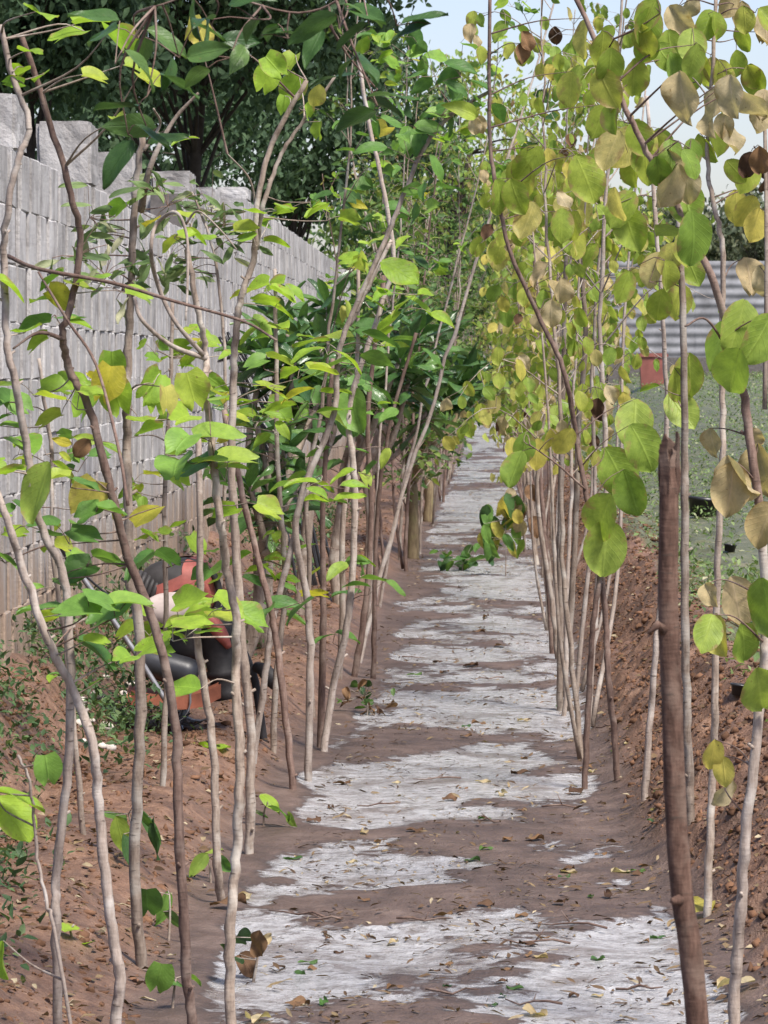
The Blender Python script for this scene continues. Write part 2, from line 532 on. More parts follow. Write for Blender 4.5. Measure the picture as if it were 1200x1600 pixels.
def smooth_path(pts, sub=5):
    """Catmull-Rom"""
    P = [Vector(p) for p in pts]
    if len(P) < 3:
        return [P[0].lerp(P[-1], i / sub) for i in range(sub + 1)]
    Q = [P[0] * 2 - P[1]] + P + [P[-1] * 2 - P[-2]]
    out = []
    for i in range(1, len(Q) - 2):
        a, b, c, d = Q[i - 1:i + 3]
        for j in range(sub):
            t = j / sub
            out.append(.5 * ((2 * b) + (c - a) * t + (2 * a - 5 * b + 4 * c - d) * t * t + (3 * b - a - 3 * c + d) * t ** 3))
    out.append(P[-1])
    return out


def obj(name, me, parent=None, mat4=None, label=None, kind=None):
    o = bpy.data.objects.new(name, me)
    COL.objects.link(o)
    if parent is not None:
        o.parent = parent
    if mat4 is not None:
        o.matrix_basis = mat4
    if label:
        o['label'] = label
    if kind:
        o['kind'] = kind
    return o


def wpart(name, me, parent, wm=None, **kw):
    """part given in world coordinates under a thing whose Empty only has a location"""
    o = obj(name, me, parent, wm, **kw)
    o.matrix_parent_inverse = Matrix.Translation(-Vector(parent.location))
    return o


def tag(o, label, cat, group=None, kind=None):
    o['label'] = label; o['category'] = cat
    if group:
        o['group'] = group
    if kind:
        o['kind'] = kind
    return o


def thing(name, label, cat, loc=(0, 0, 0), group=None):
    o = bpy.data.objects.new(name, None)
    o.empty_display_size = .1
    COL.objects.link(o)
    o.location = loc
    return tag(o, label, cat, group)


# ------------------------------------------------------------------ leaves
def leaf_template(kind, fold=.25, droop=.2, wave=.05, seed=0, nt=10, cols=7):
    rr = random.Random(seed)
    V = []; UV = []
    us = np.linspace(-1, 1, cols)
    asym = rr.uniform(-.06, .06)
    ph = rr.uniform(0, 6)
    for i in range(nt):
        t = i / (nt - 1)
        for u in us:
            if kind == 'lobed':
                W = .46 * max(0.05, math.sin(math.pi * (.14 + .76 * t))) ** .55
                L = .74 + .26 * math.sin(math.pi * min(1, abs(u) * .62 + .02)) if u != 0 else .74
                if abs(u) > .99:
                    L = .86
                x = u * W; y = t * L - .08 * abs(u) * (1 - t) ** 2
            elif kind == 'oval':
                W = .385 * (max(0.0, math.sin(math.pi * min(1, t * .99 + .006))) ** .52) * (1 - .06 * t)
                x = u * W + asym * t * (1 - t) * 2; y = t
            elif kind == 'point':
                W = .24 * (max(0.0, math.sin(math.pi * t ** .75)) ** .8) + .004
                x = u * W + asym * t * (1 - t) * 2; y = t
            elif kind == 'lance':
                W = .125 * (max(0.0, math.sin(math.pi * t ** 1.15)) ** .7) + .006
                x = u * W; y = t
            z = abs(u) * W * fold * 2 * .5 - droop * y * y + wave * math.sin(ph + 7 * t + 2.5 * u) * abs(u) * (.3 + t)
            if kind == 'crumple':
                pass
            V.append((x, y, z)); UV.append((u * .5 + .5, t))
    Fc = []
    for i in range(nt - 1):
        for j in range(cols - 1):
            a = i * cols + j
            Fc.append((a, a + 1, a + cols + 1, a + cols))
    return np.array(V), np.array(Fc), np.array(UV)


TPL = {}
LEAFMESH = {}


def leaf_mesh(kind, mat, var):
    key = (kind, mat, var)
    if key not in LEAFMESH:
        r = random.Random(hash(kind) % 97 + var * 17 if False else sum(map(ord, kind)) + var * 17)
        if mat in ('dry', 'brown'):
            V, Fc, UV = leaf_template(kind, r.uniform(.3, .9), r.uniform(.1, .5), r.uniform(.10, .20), var)
        else:
            V, Fc, UV = leaf_template(kind, r.uniform(.10, .55), r.uniform(.05, .32), r.uniform(.02, .09), var)
        LEAFMESH[key] = mesh_np('leaf_' + kind, V, Fc, M[mat], UV)
    return LEAFMESH[key]


def frame(tip, nrm):
    y = Vector(tip).normalized()
    z = Vector(nrm); z = z - y * z.dot(y)
    if z.length < 1e-4:
        z = y.orthogonal()
    z.normalize(); x = y.cross(z)
    return Matrix((x, y, z)).transposed()


def leaf_dirs(style, rr, az=None):
    if az is None:
        az = rr.uniform(0, 2 * math.pi)
    if style == 'h':
        p = rr.uniform(-.55, .30)
        tip = Vector((math.cos(az) * math.cos(p), math.sin(az) * math.cos(p), math.sin(p)))
        nrm = Vector((rr.gauss(0, .38), rr.gauss(0, .38) - .18, 1))
    elif style == 'v':
        tip = Vector((rr.gauss(0, .38), rr.gauss(0, .25), -1))
        nrm = Vector((rr.gauss(0, .7), -1, rr.gauss(.25, .3)))
    else:
        p = rr.uniform(-1.0, .4)
        tip = Vector((math.cos(az) * math.cos(p), math.sin(az) * math.cos(p), math.sin(p)))
        nrm = Vector((rr.gauss(0, .6), rr.gauss(-.3, .6), rr.uniform(.2, 1)))
    return tip, nrm


def cloud(name, kind, mat, mats4, low=True, tpl=None):
    """many leaves as one mesh"""
    if tpl is None:
        key = (kind, low)
        if key not in TPL:
            TPL[key] = leaf_template(kind, .35, .25, .05, 3, nt=4 if low else 6, cols=3)
        tpl = TPL[key]
    V, Fc, UV = tpl
    A = np.array([np.array(m) for m in mats4])
    R = A[:, :3, :3]; T = A[:, :3, 3]
    W = np.einsum('nij,vj->nvi', R, V) + T[:, None, :]
    n, k = len(A), len(V)
    FF = (Fc[None] + (np.arange(n) * k)[:, None, None]).reshape(-1, Fc.shape[1])
    return mesh_np(name, W.reshape(-1, 3), FF, M[mat], np.tile(UV, (n, 1)))


# ------------------------------------------------------------------ ground
def build_ground():
    ys = [2.0]
    while ys[-1] < 900:
        y = ys[-1]
        ys.append((y + .15 if y < 6 else y + max(.014, .00017 * y * y)) if y < 120 else y * 1.12)
    ys = np.array(ys)
    xs = np.concatenate([-np.geomspace(400, 2.05, 26), np.arange(-2.0, -.86, .03), np.arange(-.86, .62, .0125), np.arange(.62, 1.35, .024),
                         np.geomspace(1.38, 6, 44), np.geomspace(6.4, 400, 30)])
    Xg, Yg = np.meshgrid(xs, ys)
    X = Xg.ravel(); Y = Yg.ravel()
    Z = hgt(X, Y)
    # behind the camera the sheet just goes on
    nx, ny = len(xs), len(ys)
    idx = np.arange(nx * ny).reshape(ny, nx)
    Fc = np.stack([idx[:-1, :-1], idx[:-1, 1:], idx[1:, 1:], idx[1:, :-1]], -1).reshape(-1, 4)
    me = mesh_np('ground', np.stack([X, Y, Z], 1), Fc, M['ground'])
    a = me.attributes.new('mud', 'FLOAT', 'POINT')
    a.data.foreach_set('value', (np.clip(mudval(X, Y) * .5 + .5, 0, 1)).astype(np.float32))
    soil = np.maximum(sst(.0, .16, lefte(Y) - X), sst(.44, .58, X - righte(Y)))
    soil = np.maximum(soil, sst(100, 112, Y))
    grass = np.maximum(sst(.78, 1.15, X + .25 * (fbm(X * 2, Y, 81, 3) - .5)), sst(-1.95, -2.4, X))
    grass = np.maximum(grass, .30 * sst(-1.2, -1.5, X + .3 * (fbm(X * 2, Y * 1.5, 83, 3) - .5)))
    c = np.zeros((len(X), 4), np.float32); c[:, 0] = soil; c[:, 1] = grass; c[:, 3] = 1
    ca = me.attributes.new('zone', 'FLOAT_COLOR', 'POINT')
    ca.data.foreach_set('color', c.ravel())
    o = obj('ground', me)
    o['kind'] = 'structure'
    o['label'] = 'brown muddy path with pale wet silt between earth banks and weedy field'


build_ground()

# ------------------------------------------------------------------ block wall
WX = -1.75


def block_mesh(name, L, H, T, ch=.008, seed=0):
    """face on +X, chamfered; origin at the middle of the block"""
    rr = random.Random(seed)
    def j():
        return rr.uniform(-.003, .003)
    V = []
    for x, d in ((-T / 2, 0), (T / 2 - ch, 0), (T / 2, ch)):
        for (sy, sz) in ((-1, -1), (1, -1), (1, 1), (-1, 1)):
            V.append((x + j() * .6, sy * (L / 2 - d) + j(), sz * (H / 2 - d) + j()))
    Fc = [(3, 2, 1, 0), (8, 9, 10, 11)]
    for a in (0, 4):
        for k in range(4):
            k2 = (k + 1) % 4
            Fc.append((a + k, a + k2, a + 4 + k2, a + 4 + k))
    return mesh_np(name, V, Fc, M['concrete'], smooth=False)


def build_wall():
    t = thing('block_wall', 'long grey concrete block wall with stepped top beside the planted row', 'wall', (WX, 12, .2))
    rr = random.Random(5)
    CH, BL, TH = .21, .33, .24
    TOP = 2.31
    z0 = TOP - 11 * CH
    Y0, Y1 = 11.6, 48.0
    S1, S2 = 21.6, 27.2
    def top(y):
        return TOP + (CH if y > S1 else 0) + (CH if y > S2 else 0)
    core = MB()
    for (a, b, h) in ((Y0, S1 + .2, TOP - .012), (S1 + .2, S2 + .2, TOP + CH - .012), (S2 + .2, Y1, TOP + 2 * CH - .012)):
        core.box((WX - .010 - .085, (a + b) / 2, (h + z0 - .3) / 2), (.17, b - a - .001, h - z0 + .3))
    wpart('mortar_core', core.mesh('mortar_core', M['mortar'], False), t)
    variants = [block_mesh('block', BL - rr.uniform(.06, .11), CH + rr.uniform(-.002, .003), TH - .02, .005, i) for i in range(10)]
    n_obj = 0
    rest = MB()
    cells = []
    course = 0
    z = z0
    while z < TOP + 2 * CH - .05:
        y = Y0 - rr.uniform(0, BL)
        while y < Y1:
            if top(y) >= z + CH - .01:
                cells.append((y + BL / 2, z + CH / 2))
            y += BL
        z += CH; course += 1
    cells.sort(key=lambda c: c[0])
    for (y, zc) in cells:
        vis = zc > .42 and y > 13.2
        Rm = Matrix.Rotation(rr.gauss(0, .014), 4, 'Z') @ Matrix.Rotation(rr.gauss(0, .008), 4, 'X')
        Tm = Matrix.Translation((WX - .11 + min(.012, abs(rr.gauss(0, .004))) , y + rr.uniform(-.012, .012), zc + rr.uniform(-.003, .003))) @ Rm
        if vis and n_obj < 300:
            wpart('block', rr.choice(variants), t, Tm); n_obj += 1
        else:
            me = rr.choice(variants)
            rest.add([Tm @ v.co for v in me.vertices], [tuple(p.vertices) for p in me.polygons])
    o = wpart('far_blocks', rest.mesh('far_blocks', M['concrete'], False), t)
    o['kind'] = 'stuff'
    # loose blocks standing on the wall top, ends towards the path's near end
    def loose(xr, ytop, label, w_=.24):
        s = (766 - xr) / 1.75
        y = F / s
        zt = top(y + .02)
        h = max(.10, EYE + (580 - ytop) / s - zt)
        mb = bmesh.new()
        bmesh.ops.create_cube(mb, size=1)
        bmesh.ops.scale(mb, vec=(w_, .39, h), verts=mb.verts)
        bmesh.ops.bevel(mb, geom=mb.edges[:], offset=.014, segments=2, affect='EDGES')
        bmesh.ops.subdivide_edges(mb, edges=[e for e in mb.edges if e.calc_length() > .07], cuts=5, use_grid_fill=True)
        for v in mb.verts:
            q = mnoise.noise(Vector(v.co) * 14 + Vector((s, 0, 0))) + .6 * mnoise.noise(Vector(v.co) * 40 + Vector((s, 0, 0)))
            v.co += v.co.normalized() * q * .009
        me = bpy.data.meshes.new('loose_block'); mb.to_mesh(me); mb.free()
        me.materials.append(M['concrete'])
        o = obj('loose_block', me)
        o.location = (WX - w_ / 2 - .004, y + .2, zt + h / 2 + .002)
        o.rotation_euler = (0, 0, rr.uniform(-.03, .03))
        tag(o, label, 'block', 'loose blocks on the wall top')
    loose(25, 146, 'tall grey concrete block on the wall top, cut by the picture edge')
    loose(142, 190, 'square-ended grey concrete block standing alone on the wall top, largest fully seen')
    loose(212, 238, 'low grey concrete block on wall top behind the upright grey stem')
    loose(300, 268, 'grey concrete block on wall top just past the dark green leaf cluster')
    loose(337, 293, 'small grey concrete block on the wall top, second last before the step')
    loose(388, 307, 'grey concrete block where the wall top drops, farthest of the loose ones')


build_wall()


# ------------------------------------------------------------------ saplings traced where they stand
def to_ground(pts, D):
    """carry a stem on below its last traced point until it enters the soil"""
    a, b = pts[-2], pts[-1]
    d = (b - a).normalized()
    d = Vector((d.x * .6, 0, min(d.z, -.6))).normalized()
    p = b.copy()
    for _ in range(200):
        if p.z < hz(p.x, p.y) - .06:
            break
        p = p + d * .04
    return pts + [p] if (p - b).length > .03 else pts


def stem_pts(px, D, rr, wob=.02):
    pts = []
    for i, (x, y) in enumerate(px):
        pts.append(at(x, y, D + rr.gauss(0, wob)))
    return pts


def nearest(paths, p, below=True):
    best = None
    for path in paths:
        for i, q in enumerate(path):
            d = (q - p).length + (0.25 * max(0, q.z - p.z) if below else 0)
            if best is None or d < best[0]:
                best = (d, q)
    return best[1]


def sapling(label, stems, sprigs, D, bark='bark', group=None, seed=0, name='sapling', branches=()):
    """stems: list of (pixel list top->bottom, width top px, width bottom px, to_ground?)
    sprigs: (px, py, n leaves, leaf size px, shape, material, style)"""
    rr = random.Random(seed)
    allp = []
    made = []
    for k, st in enumerate(stems):
        px, w0, w1 = st[0], st[1], st[2]
        pts = stem_pts(px, D, rr)
        if len(st) < 4 or st[3]:
            pts = to_ground(pts, D)
        sp = smooth_path(pts, 7)
        sp = [p + Vector((rr.gauss(0, .0014), rr.gauss(0, .003), 0)) for p in sp]
        n = len(sp)
        rad = [px2m(w0 + (w1 - w0) * (i / (n - 1)), D) * .36 for i in range(n)]
        allp.append(sp); made.append((sp, rad))
    base = made[0][0][-1]
    t = thing(name, label, 'sapling', base, group)
    for k, (sp, rad) in enumerate(made):
        mb = MB(); mb.tube(sp, rad, 9, True, .13, seed * 31 + k)
        # cut side-shoot stubs
        for _ in range(len(sp) // 10):
            i = rr.randrange(2, len(sp) - 2); a = rr.uniform(0, 6.28)
            d = Vector((math.cos(a), math.sin(a), .6)).normalized()
            mb.tube([sp[i], sp[i] + d * rad[i] * rr.uniform(1.6, 2.6)], [rad[i] * .45, rad[i] * .32], 5)
        wpart('stem', mb.mesh('stem', M[stems[k][4] if len(stems[k]) > 4 else bark]), t)
    for k, br in enumerate(branches):
        px, w0, w1 = br[0], br[1], br[2]
        pts = [at(x, y, D + rr.gauss(0, .03) - .04 * i) for i, (x, y) in enumerate(px)]
        sp = smooth_path(pts, 6); n = len(sp)
        rad = [px2m(w0 + (w1 - w0) * (i / (n - 1)), D) / 2 for i in range(n)]
        mb = MB(); mb.tube(sp, rad, 6, True, .15, seed * 13 + k)
        wpart('branch', mb.mesh('branch', M[br[3] if len(br) > 3 else bark]), t)
        allp.append(sp)
    for (x, y, n, sz, shape, mat, style) in sprigs:
        dd = D + rr.gauss(0, .10)
        c = at(x, y, dd)
        S = px2m(sz * (.88 if shape == 'lobed' else 1.0), D)
        q = nearest(allp, c)
        mb = MB()
        specs = []
        for k in range(n):
            az = rr.uniform(0, 6.28) if n == 1 else 6.28 * k / n + rr.gauss(0, .35)
            tip, nrm = leaf_dirs(style, rr, az)
            sc = S * rr.uniform(.85, 1.15)
            if n == 1:
                bp = c - tip.normalized() * sc * .5
            else:
                bp = c + Vector((rr.gauss(0, .22), rr.gauss(0, .2), rr.gauss(0, .22))) * S * (n ** .35) - Vector((0, 0, -.15 * S))
            specs.append((bp, tip, nrm, sc))
        e = specs[0][0] if n == 1 else c
        ln = max(.01, (e - q).length)
        mid = q.lerp(e, .5) + Vector((rr.gauss(0, .03), 0, rr.uniform(-.02, .05))) * min(1, ln * 3)
        sp = smooth_path([q, mid, e], 4)
        r0 = .0016 + .003 * min(1, ln * 2)
        mb.tube(sp, [r0 + (.0010 - r0) * i / (len(sp) - 1) for i in range(len(sp))], 5, False)
        if n > 1:
            for (bp, tip, nrm, sc) in specs:
                mb.tube([e, e.lerp(bp, .6) + Vector((0, 0, .004)), bp], [.0011, .0010, .0009], 4, False)
        tw = wpart('twig', mb.mesh('twig', M['barkd' if mat != 'lime' else 'bark']), t)
        for (bp, tip, nrm, sc) in specs:
            obj('leaf', leaf_mesh(shape, mat, rr.randrange(6)), tw, Matrix.Translation(bp) @ frame(tip, nrm).to_4x4() @ Matrix.Scale(sc, 4))
    return t


def SP(lst, n, sz, shape, mat, style):
    return [(x, y, n, sz, shape, mat, style) for (x, y) in lst]


GL = 'near saplings of the row by the wall'
GR = 'near saplings of the row by the field'
# --- the row on the wall side, nearest first
sapling('pale crooked sapling at the picture edge, curving up past the tall wall block',
        [([(0, 40), (18, 115), (45, 195), (28, 250), (12, 330), (7, 400), (10, 525), (22, 590), (40, 690), (60, 810), (100, 905), (110, 1050), (106, 1200), (88, 1365), (88, 1430), (90, 1600)], 13, 22)],
        SP([(65, 18), (145, 30), (105, 52), (190, 57)], 1, 66, 'lobed', 'lime', 'h') + SP([(30, 112), (62, 118), (50, 78), (20, 128)], 1, 44, 'lobed', 'lime', 'h')
        + SP([(5, 630), (8, 880)], 2, 58, 'lobed', 'green', 'h') + SP([(35, 692), (5, 735)], 1, 88, 'oval', 'lime', 'h') + SP([(62, 770)], 1, 90, 'oval', 'ovalg', 'v')
        + SP([(40, 512), (22, 450)], 1, 60, 'lobed', 'lime', 'h'),
        8.0, 'barkp', GL, 1)
sapling('smooth pale grey sapling slanting down to a vertical foot, second stem from the picture edge',
        [([(-30, 700), (10, 810), (37, 890), (75, 1000), (115, 1080), (145, 1160), (152, 1240), (160, 1330), (175, 1450), (188, 1530), (180, 1600)], 16, 27)],
        SP([(140, 955), (180, 965), (120, 975)], 2, 78, 'lobed', 'green', 'h') + SP([(150, 1000), (195, 1025)], 1, 52, 'lobed', 'lime', 'h'),
        7.9, 'barkp', GL, 2)
sapling('dark brown sapling zigzagging up across the wall with a kink at mid height',
        [([(35, 55), (75, 180), (108, 290), (125, 375), (112, 470), (98, 525), (110, 580), (140, 640), (175, 770), (200, 870), (232, 950), (258, 1040), (275, 1150), (280, 1300), (290, 1500), (302, 1600)], 13, 24)],
        SP([(70, 450), (100, 452), (150, 455), (55, 620), (105, 628), (120, 640), (95, 532)], 2, 56, 'lobed', 'lime', 'h') + SP([(85, 492)], 2, 58, 'lobed', 'green', 'h')
        + SP([(128, 700)], 1, 34, 'oval', 'brown', 'v') + SP([(135, 780)], 1, 86, 'lobed', 'yellow', 'v') + SP([(110, 762), (150, 800), (108, 850), (135, 885), (88, 905), (115, 830)], 2, 56, 'lobed', 'green', 'h')
        + SP([(230, 798)], 1, 80, 'oval', 'yellow', 'h') + SP([(150, 118), (215, 104), (232, 122)], 1, 52, 'lobed', 'lime', 'h') + SP([(182, 183)], 1, 28, 'lobed', 'lime', 'h'),
        8.2, 'barkd', GL, 3, branches=[([(100, 530), (60, 520), (20, 545)], 8, 3), ([(12, 400), (60, 420), (175, 442), (270, 470), (380, 502), (432, 532)], 7, 4),
                                        ([(60, 425), (105, 500), (150, 570), (185, 700), (200, 790)], 4, 6)])
sapling('upright grey sapling with cut top, standing clear in front of the wall blocks',
        [([(222, 215), (212, 300), (207, 400), (204, 470), (200, 550), (199, 625), (198, 700), (200, 790), (202, 900), (219, 1000), (217, 1200), (210, 1350), (222, 1515)], 14, 27)],
        SP([(185, 325), (235, 345)], 1, 42, 'lobed', 'lime', 'h') + SP([(160, 580), (190, 600), (240, 600)], 2, 62, 'lobed', 'lime', 'v') + SP([(222, 655), (285, 650)], 1, 60, 'lobed', 'lime', 'h')
        + SP([(262, 625)], 1, 48, 'lobed', 'yellow', 'v') + SP([(260, 868), (215, 885), (180, 880)], 1, 72, 'lobed', 'green', 'h') + SP([(290, 215)], 1, 46, 'point', 'lime', 'h')
        + SP([(120, 400), (150, 365), (165, 430), (190, 455), (140, 340), (262, 322), (240, 300)], 9, 46, 'lance', 'weed', 'm'),
        9.4, 'bark', GL, 4, branches=[([(220, 330), (235, 260), (270, 190), (310, 145)], 12, 4), ([(225, 235), (250, 195), (240, 170)], 6, 3)])
sapling('grey brown sapling forking at mid height into bare curling pale branches',
        [([(292, 390), (308, 480), (322, 555), (320, 600), (328, 670), (341, 790), (355, 890), (370, 975), (368, 1050), (375, 1200), (370, 1325), (360, 1450), (360, 1600)], 12, 25)],
        SP([(300, 612)], 1, 72, 'lobed', 'lime', 'v') + SP([(330, 690), (300, 725)], 3, 78, 'lobed', 'green', 'h') + SP([(260, 702), (352, 752), (365, 790)], 2, 60, 'lobed', 'lime', 'h')
        + SP([(340, 952), (280, 970), (270, 1002)], 2, 66, 'lobed', 'lime', 'h') + SP([(285, 1070)], 1, 62, 'oval', 'lime', 'h') + SP([(297, 360), (272, 372)], 2, 38, 'lobed', 'lime', 'h'),
        8.5, 'bark', GL, 5, branches=[([(322, 560), (268, 540), (222, 500), (210, 465)], 9, 6, 'barkp'), ([(318, 555), (272, 500), (245, 440), (236, 390), (245, 350), (275, 332), (292, 370), (293, 440), (290, 500)], 8, 4, 'barkp'),
                                        ([(290, 350), (310, 330), (345, 360), (370, 390)], 4, 2)])
sapling('thin straight grey sapling with low foot in the bank beside the tiller',
        [([(310, 680), (312, 800), (312, 950), (308, 1000), (320, 1075), (335, 1200), (340, 1350), (346, 1412)], 14, 20)],
        SP([(330, 948), (355, 960)], 2, 60, 'lobed', 'lime', 'h') + SP([(290, 995)], 2, 52, 'lobed', 'lime', 'h'), 10.7, 'bark', GL, 6)
sapling('tall grey sapling splitting into two upright rods high against the dark trees',
        [([(480, 125), (425, 225), (402, 320), (397, 400), (377, 465), (368, 525), (365, 600), (362, 725), (368, 850), (378, 1000), (392, 1150), (390, 1320)], 11, 22),
         ([(525, 118), (470, 195), (440, 240), (412, 318), (400, 390)], 6, 12, False)],
        SP([(430, 105), (452, 100), (415, 125), (455, 140)], 1, 50, 'lobed', 'lime', 'v') + SP([(445, 165), (482, 175), (498, 205)], 1, 36, 'lobed', 'lime', 'v') + SP([(495, 150)], 1, 34, 'oval', 'yellow', 'v')
        + SP([(420, 345), (432, 330), (485, 316), (510, 345), (400, 385), (350, 372)], 2, 42, 'lobed', 'lime', 'h') + SP([(420, 440), (400, 500), (430, 480)], 2, 44, 'lobed', 'lime', 'h')
        + SP([(300, 45), (316, 58)], 1, 52, 'lobed', 'yellow', 'v'),
        11.8, 'bark', GL, 7, branches=[([(400, 330), (390, 280), (355, 240)], 5, 2)])
sapling('reddish brown sapling leaning outward over the bank below the rosette leaves',
        [([(350, 640), (385, 800), (420, 940), (435, 1025), (455, 1200), (461, 1262)], 13, 17)],
        SP([(430, 605), (465, 592)], 2, 52, 'lobed', 'lime', 'h') + SP([(415, 952), (465, 948), (442, 940)], 1, 62, 'point', 'green', 'h'), 13.6, 'barkd', GL, 8)
sapling('long pale sapling with crossed fork, arching up towards the middle of the path',
        [([(770, 140), (705, 180), (662, 232), (625, 320), (600, 380), (545, 505), (527, 565), (522, 645), (482, 745), (462, 830), (480, 935), (485, 1025), (482, 1200), (478, 1265)], 8, 18),
         ([(462, 830), (435, 935), (425, 975), (415, 1050), (395, 1200)], 14, 15),
         ([(612, 375), (570, 460), (545, 508)], 8, 12, False)],
        SP([(495, 535), (512, 555), (470, 650), (482, 640), (500, 612)], 2, 54, 'point', 'lime', 'h') + SP([(550, 552), (590, 542), (572, 568)], 2, 60, 'point', 'green', 'h')
        + SP([(625, 425)], 1, 62, 'oval', 'lime', 'h') + SP([(478, 762), (502, 752), (512, 778), (528, 762)], 2, 52, 'point', 'lime', 'h')
        + SP([(690, 180), (650, 200), (720, 120), (740, 175), (680, 120)], 5, 50, 'point', 'green', 'm') + SP([(640, 250), (660, 300)], 4, 46, 'point', 'green', 'm'),
        14.1, 'barkp', GL, 9)
sapling('second pale sapling, crooked, crossing behind the long arching one',
        [([(560, 90), (578, 200), (600, 300), (615, 400), (600, 465), (575, 540), (552, 610), (545, 660), (552, 720), (555, 800), (545, 960), (520, 1080), (500, 1215)], 8, 17)],
        SP([(545, 652), (555, 640)], 1, 66, 'oval', 'green', 'v') + SP([(560, 925), (520, 1005), (575, 930)], 2, 44, 'point', 'green', 'h') + SP([(600, 540), (640, 480), (610, 470), (660, 460)], 3, 48, 'point', 'lime', 'h')
        + SP([(600, 240), (570, 180), (620, 330)], 4, 44, 'point', 'green', 'm'),
        15.0, 'barkp', GL, 10)
sapling('straight brown sapling rod between the two pale arching saplings',
        [([(520, 560), (505, 780), (505, 900), (505, 1000), (500, 1212)], 10, 17)], SP([(520, 700)], 2, 44, 'point', 'green', 'h'), 15.2, 'barkd', GL, 11)
sapling('dark thin sapling rising by the end of the pale silt, beside a grey twin',
        [([(600, 430), (575, 640), (580, 800), (570, 960), (545, 1100)], 9, 15), ([(650, 520), (610, 660), (590, 800), (585, 960)], 7, 12)],
        SP([(590, 640), (640, 560)], 3, 44, 'point', 'green', 'h'), 18.6, 'barkd', GL, 12)
def extra(label, top, base, D, n, x0, x1, y0, y1, seed, mats, sz=(28, 48), shapes=('lobed', 'lobed', 'point'), bark='bark'):
    r = random.Random(seed)
    (tx, ty), (bx_, by_) = top, base
    pts = [(tx + (bx_ - tx) * k / 5 + r.gauss(0, 6) * (k not in (0, 5)), ty + (by_ - ty) * k / 5) for k in range(6)]
    sp = []
    for _ in range(n):
        y = r.uniform(y0, y1)
        xs_ = tx + (bx_ - tx) * (y - ty) / (by_ - ty)
        x = min(x1, max(x0, xs_ + r.gauss(0, 55)))
        sp.append((x, y, r.choice([1, 2, 2, 3]), r.uniform(*sz), r.choice(shapes), r.choice(mats), r.choice(['h', 'h', 'm'])))
    return sapling(label, [(pts, 8, 15)], sp, D, bark, GL, seed)


extra('leafy sapling just behind the smooth pale one, low lime leaves over the bank', (60, 560), (130, 1300), 11.0, 24, -10, 220, 560, 1080, 301, ['lime', 'lime', 'green'])
extra('leafy sapling between the grey brown fork and the tiller, bright small leaves', (270, 470), (255, 1240), 12.4, 24, 150, 400, 480, 1010, 302, ['lime', 'lime', 'green'])
extra('leafy sapling beside the black hoses with many small lime leaves', (430, 420), (425, 1235), 14.6, 24, 330, 520, 440, 960, 303, ['lime', 'lime', 'green'], (34, 50))
extra('leafy sapling beyond the arching stems with spreading small green leaves', (560, 420), (528, 1090), 18.2, 24, 470, 680, 440, 900, 304, ['lime', 'green', 'green'], (30, 44), ('point', 'point', 'lobed'))
# --- near dark leaves hanging into the top of the picture from a leaning sapling
sapling('sapling with big dark leaves hanging into the top of the picture',
        [([(560, -260), (600, -120), (640, -60), (560, -20), (470, 20), (330, -10), (240, 10)], 5, 4, False),
         ([(560, -260), (300, -500), (0, -650), (-260, -300), (-330, 600), (-340, 1500)], 8, 26)],
        SP([(530, 45), (575, 30), (560, 95), (590, 140), (590, 165), (620, 40)], 2, 76, 'point', 'dark', 'h') + SP([(215, 60), (180, 100), (230, 150), (200, 210), (235, 215)], 2, 76, 'point', 'dark', 'm')
        + SP([(330, 40), (280, 90), (360, 90)], 3, 70, 'point', 'dark', 'm') + SP([(400, 30), (450, 60)], 3, 66, 'point', 'dark', 'm'),
        6.4, 'barkd', GL, 13)
# --- right of the path
sapling('leaning sapling with big round leaves, dark stem sloping up from the picture edge',
        [([(1187, 790), (1197, 960), (1186, 1120), (1165, 1300), (1158, 1420), (1148, 1560)], 20, 27, True, 'barkp'), ([(895, -15), (960, 130), (1000, 215), (1040, 290), (1080, 365), (1110, 430), (1145, 540), (1165, 640), (1188, 800)], 11, 20, False)],
        SP([(1125, 540), (1145, 580), (1152, 512), (1185, 530), (1165, 1005)], 1, 86, 'oval', 'ovalg', 'v') + SP([(1190, 1080), (1197, 950)], 1, 100, 'oval', 'ovalg', 'v')
        + SP([(1105, 990)], 1, 66, 'oval', 'ovalg', 'v') + SP([(1122, 992)], 1, 72, 'oval', 'yellow', 'v')
        + SP([(1155, 748), (1186, 735), (1152, 940), (1140, 765), (1196, 820)], 1, 76, 'oval', 'dry', 'v') + SP([(1110, 690), (1180, 682), (1110, 930)], 1, 40, 'oval', 'dry', 'v')
        + SP([(1075, 320), (1085, 372)], 1, 86, 'oval', 'ovalg', 'v') + SP([(1042, 360)], 1, 56, 'oval', 'ovalg', 'h')
        + SP([(1130, 1205), (1115, 1180)], 1, 52, 'oval', 'yellow', 'v') + SP([(1132, 1240)], 1, 56, 'oval', 'dry', 'v')
        + SP([(1112, 175), (1142, 150), (1172, 165), (1062, 150)], 1, 72, 'oval', 'dry', 'v') + SP([(1050, 268)], 3, 66, 'oval', 'dry', 'v')
        + SP([(985, 130), (1000, 45), (1032, 20), (960, 60), (945, 110), (975, 190), (1005, 230)], 2, 58, 'oval', 'oval', 'v') + SP([(1078, 232), (1060, 220), (1045, 90), (1085, 70)], 2, 56, 'oval', 'ovalg', 'v'),
        8.6, 'barkd', GR, 21, branches=[([(1150, 570), (1105, 500), (1070, 510)], 5, 3)])
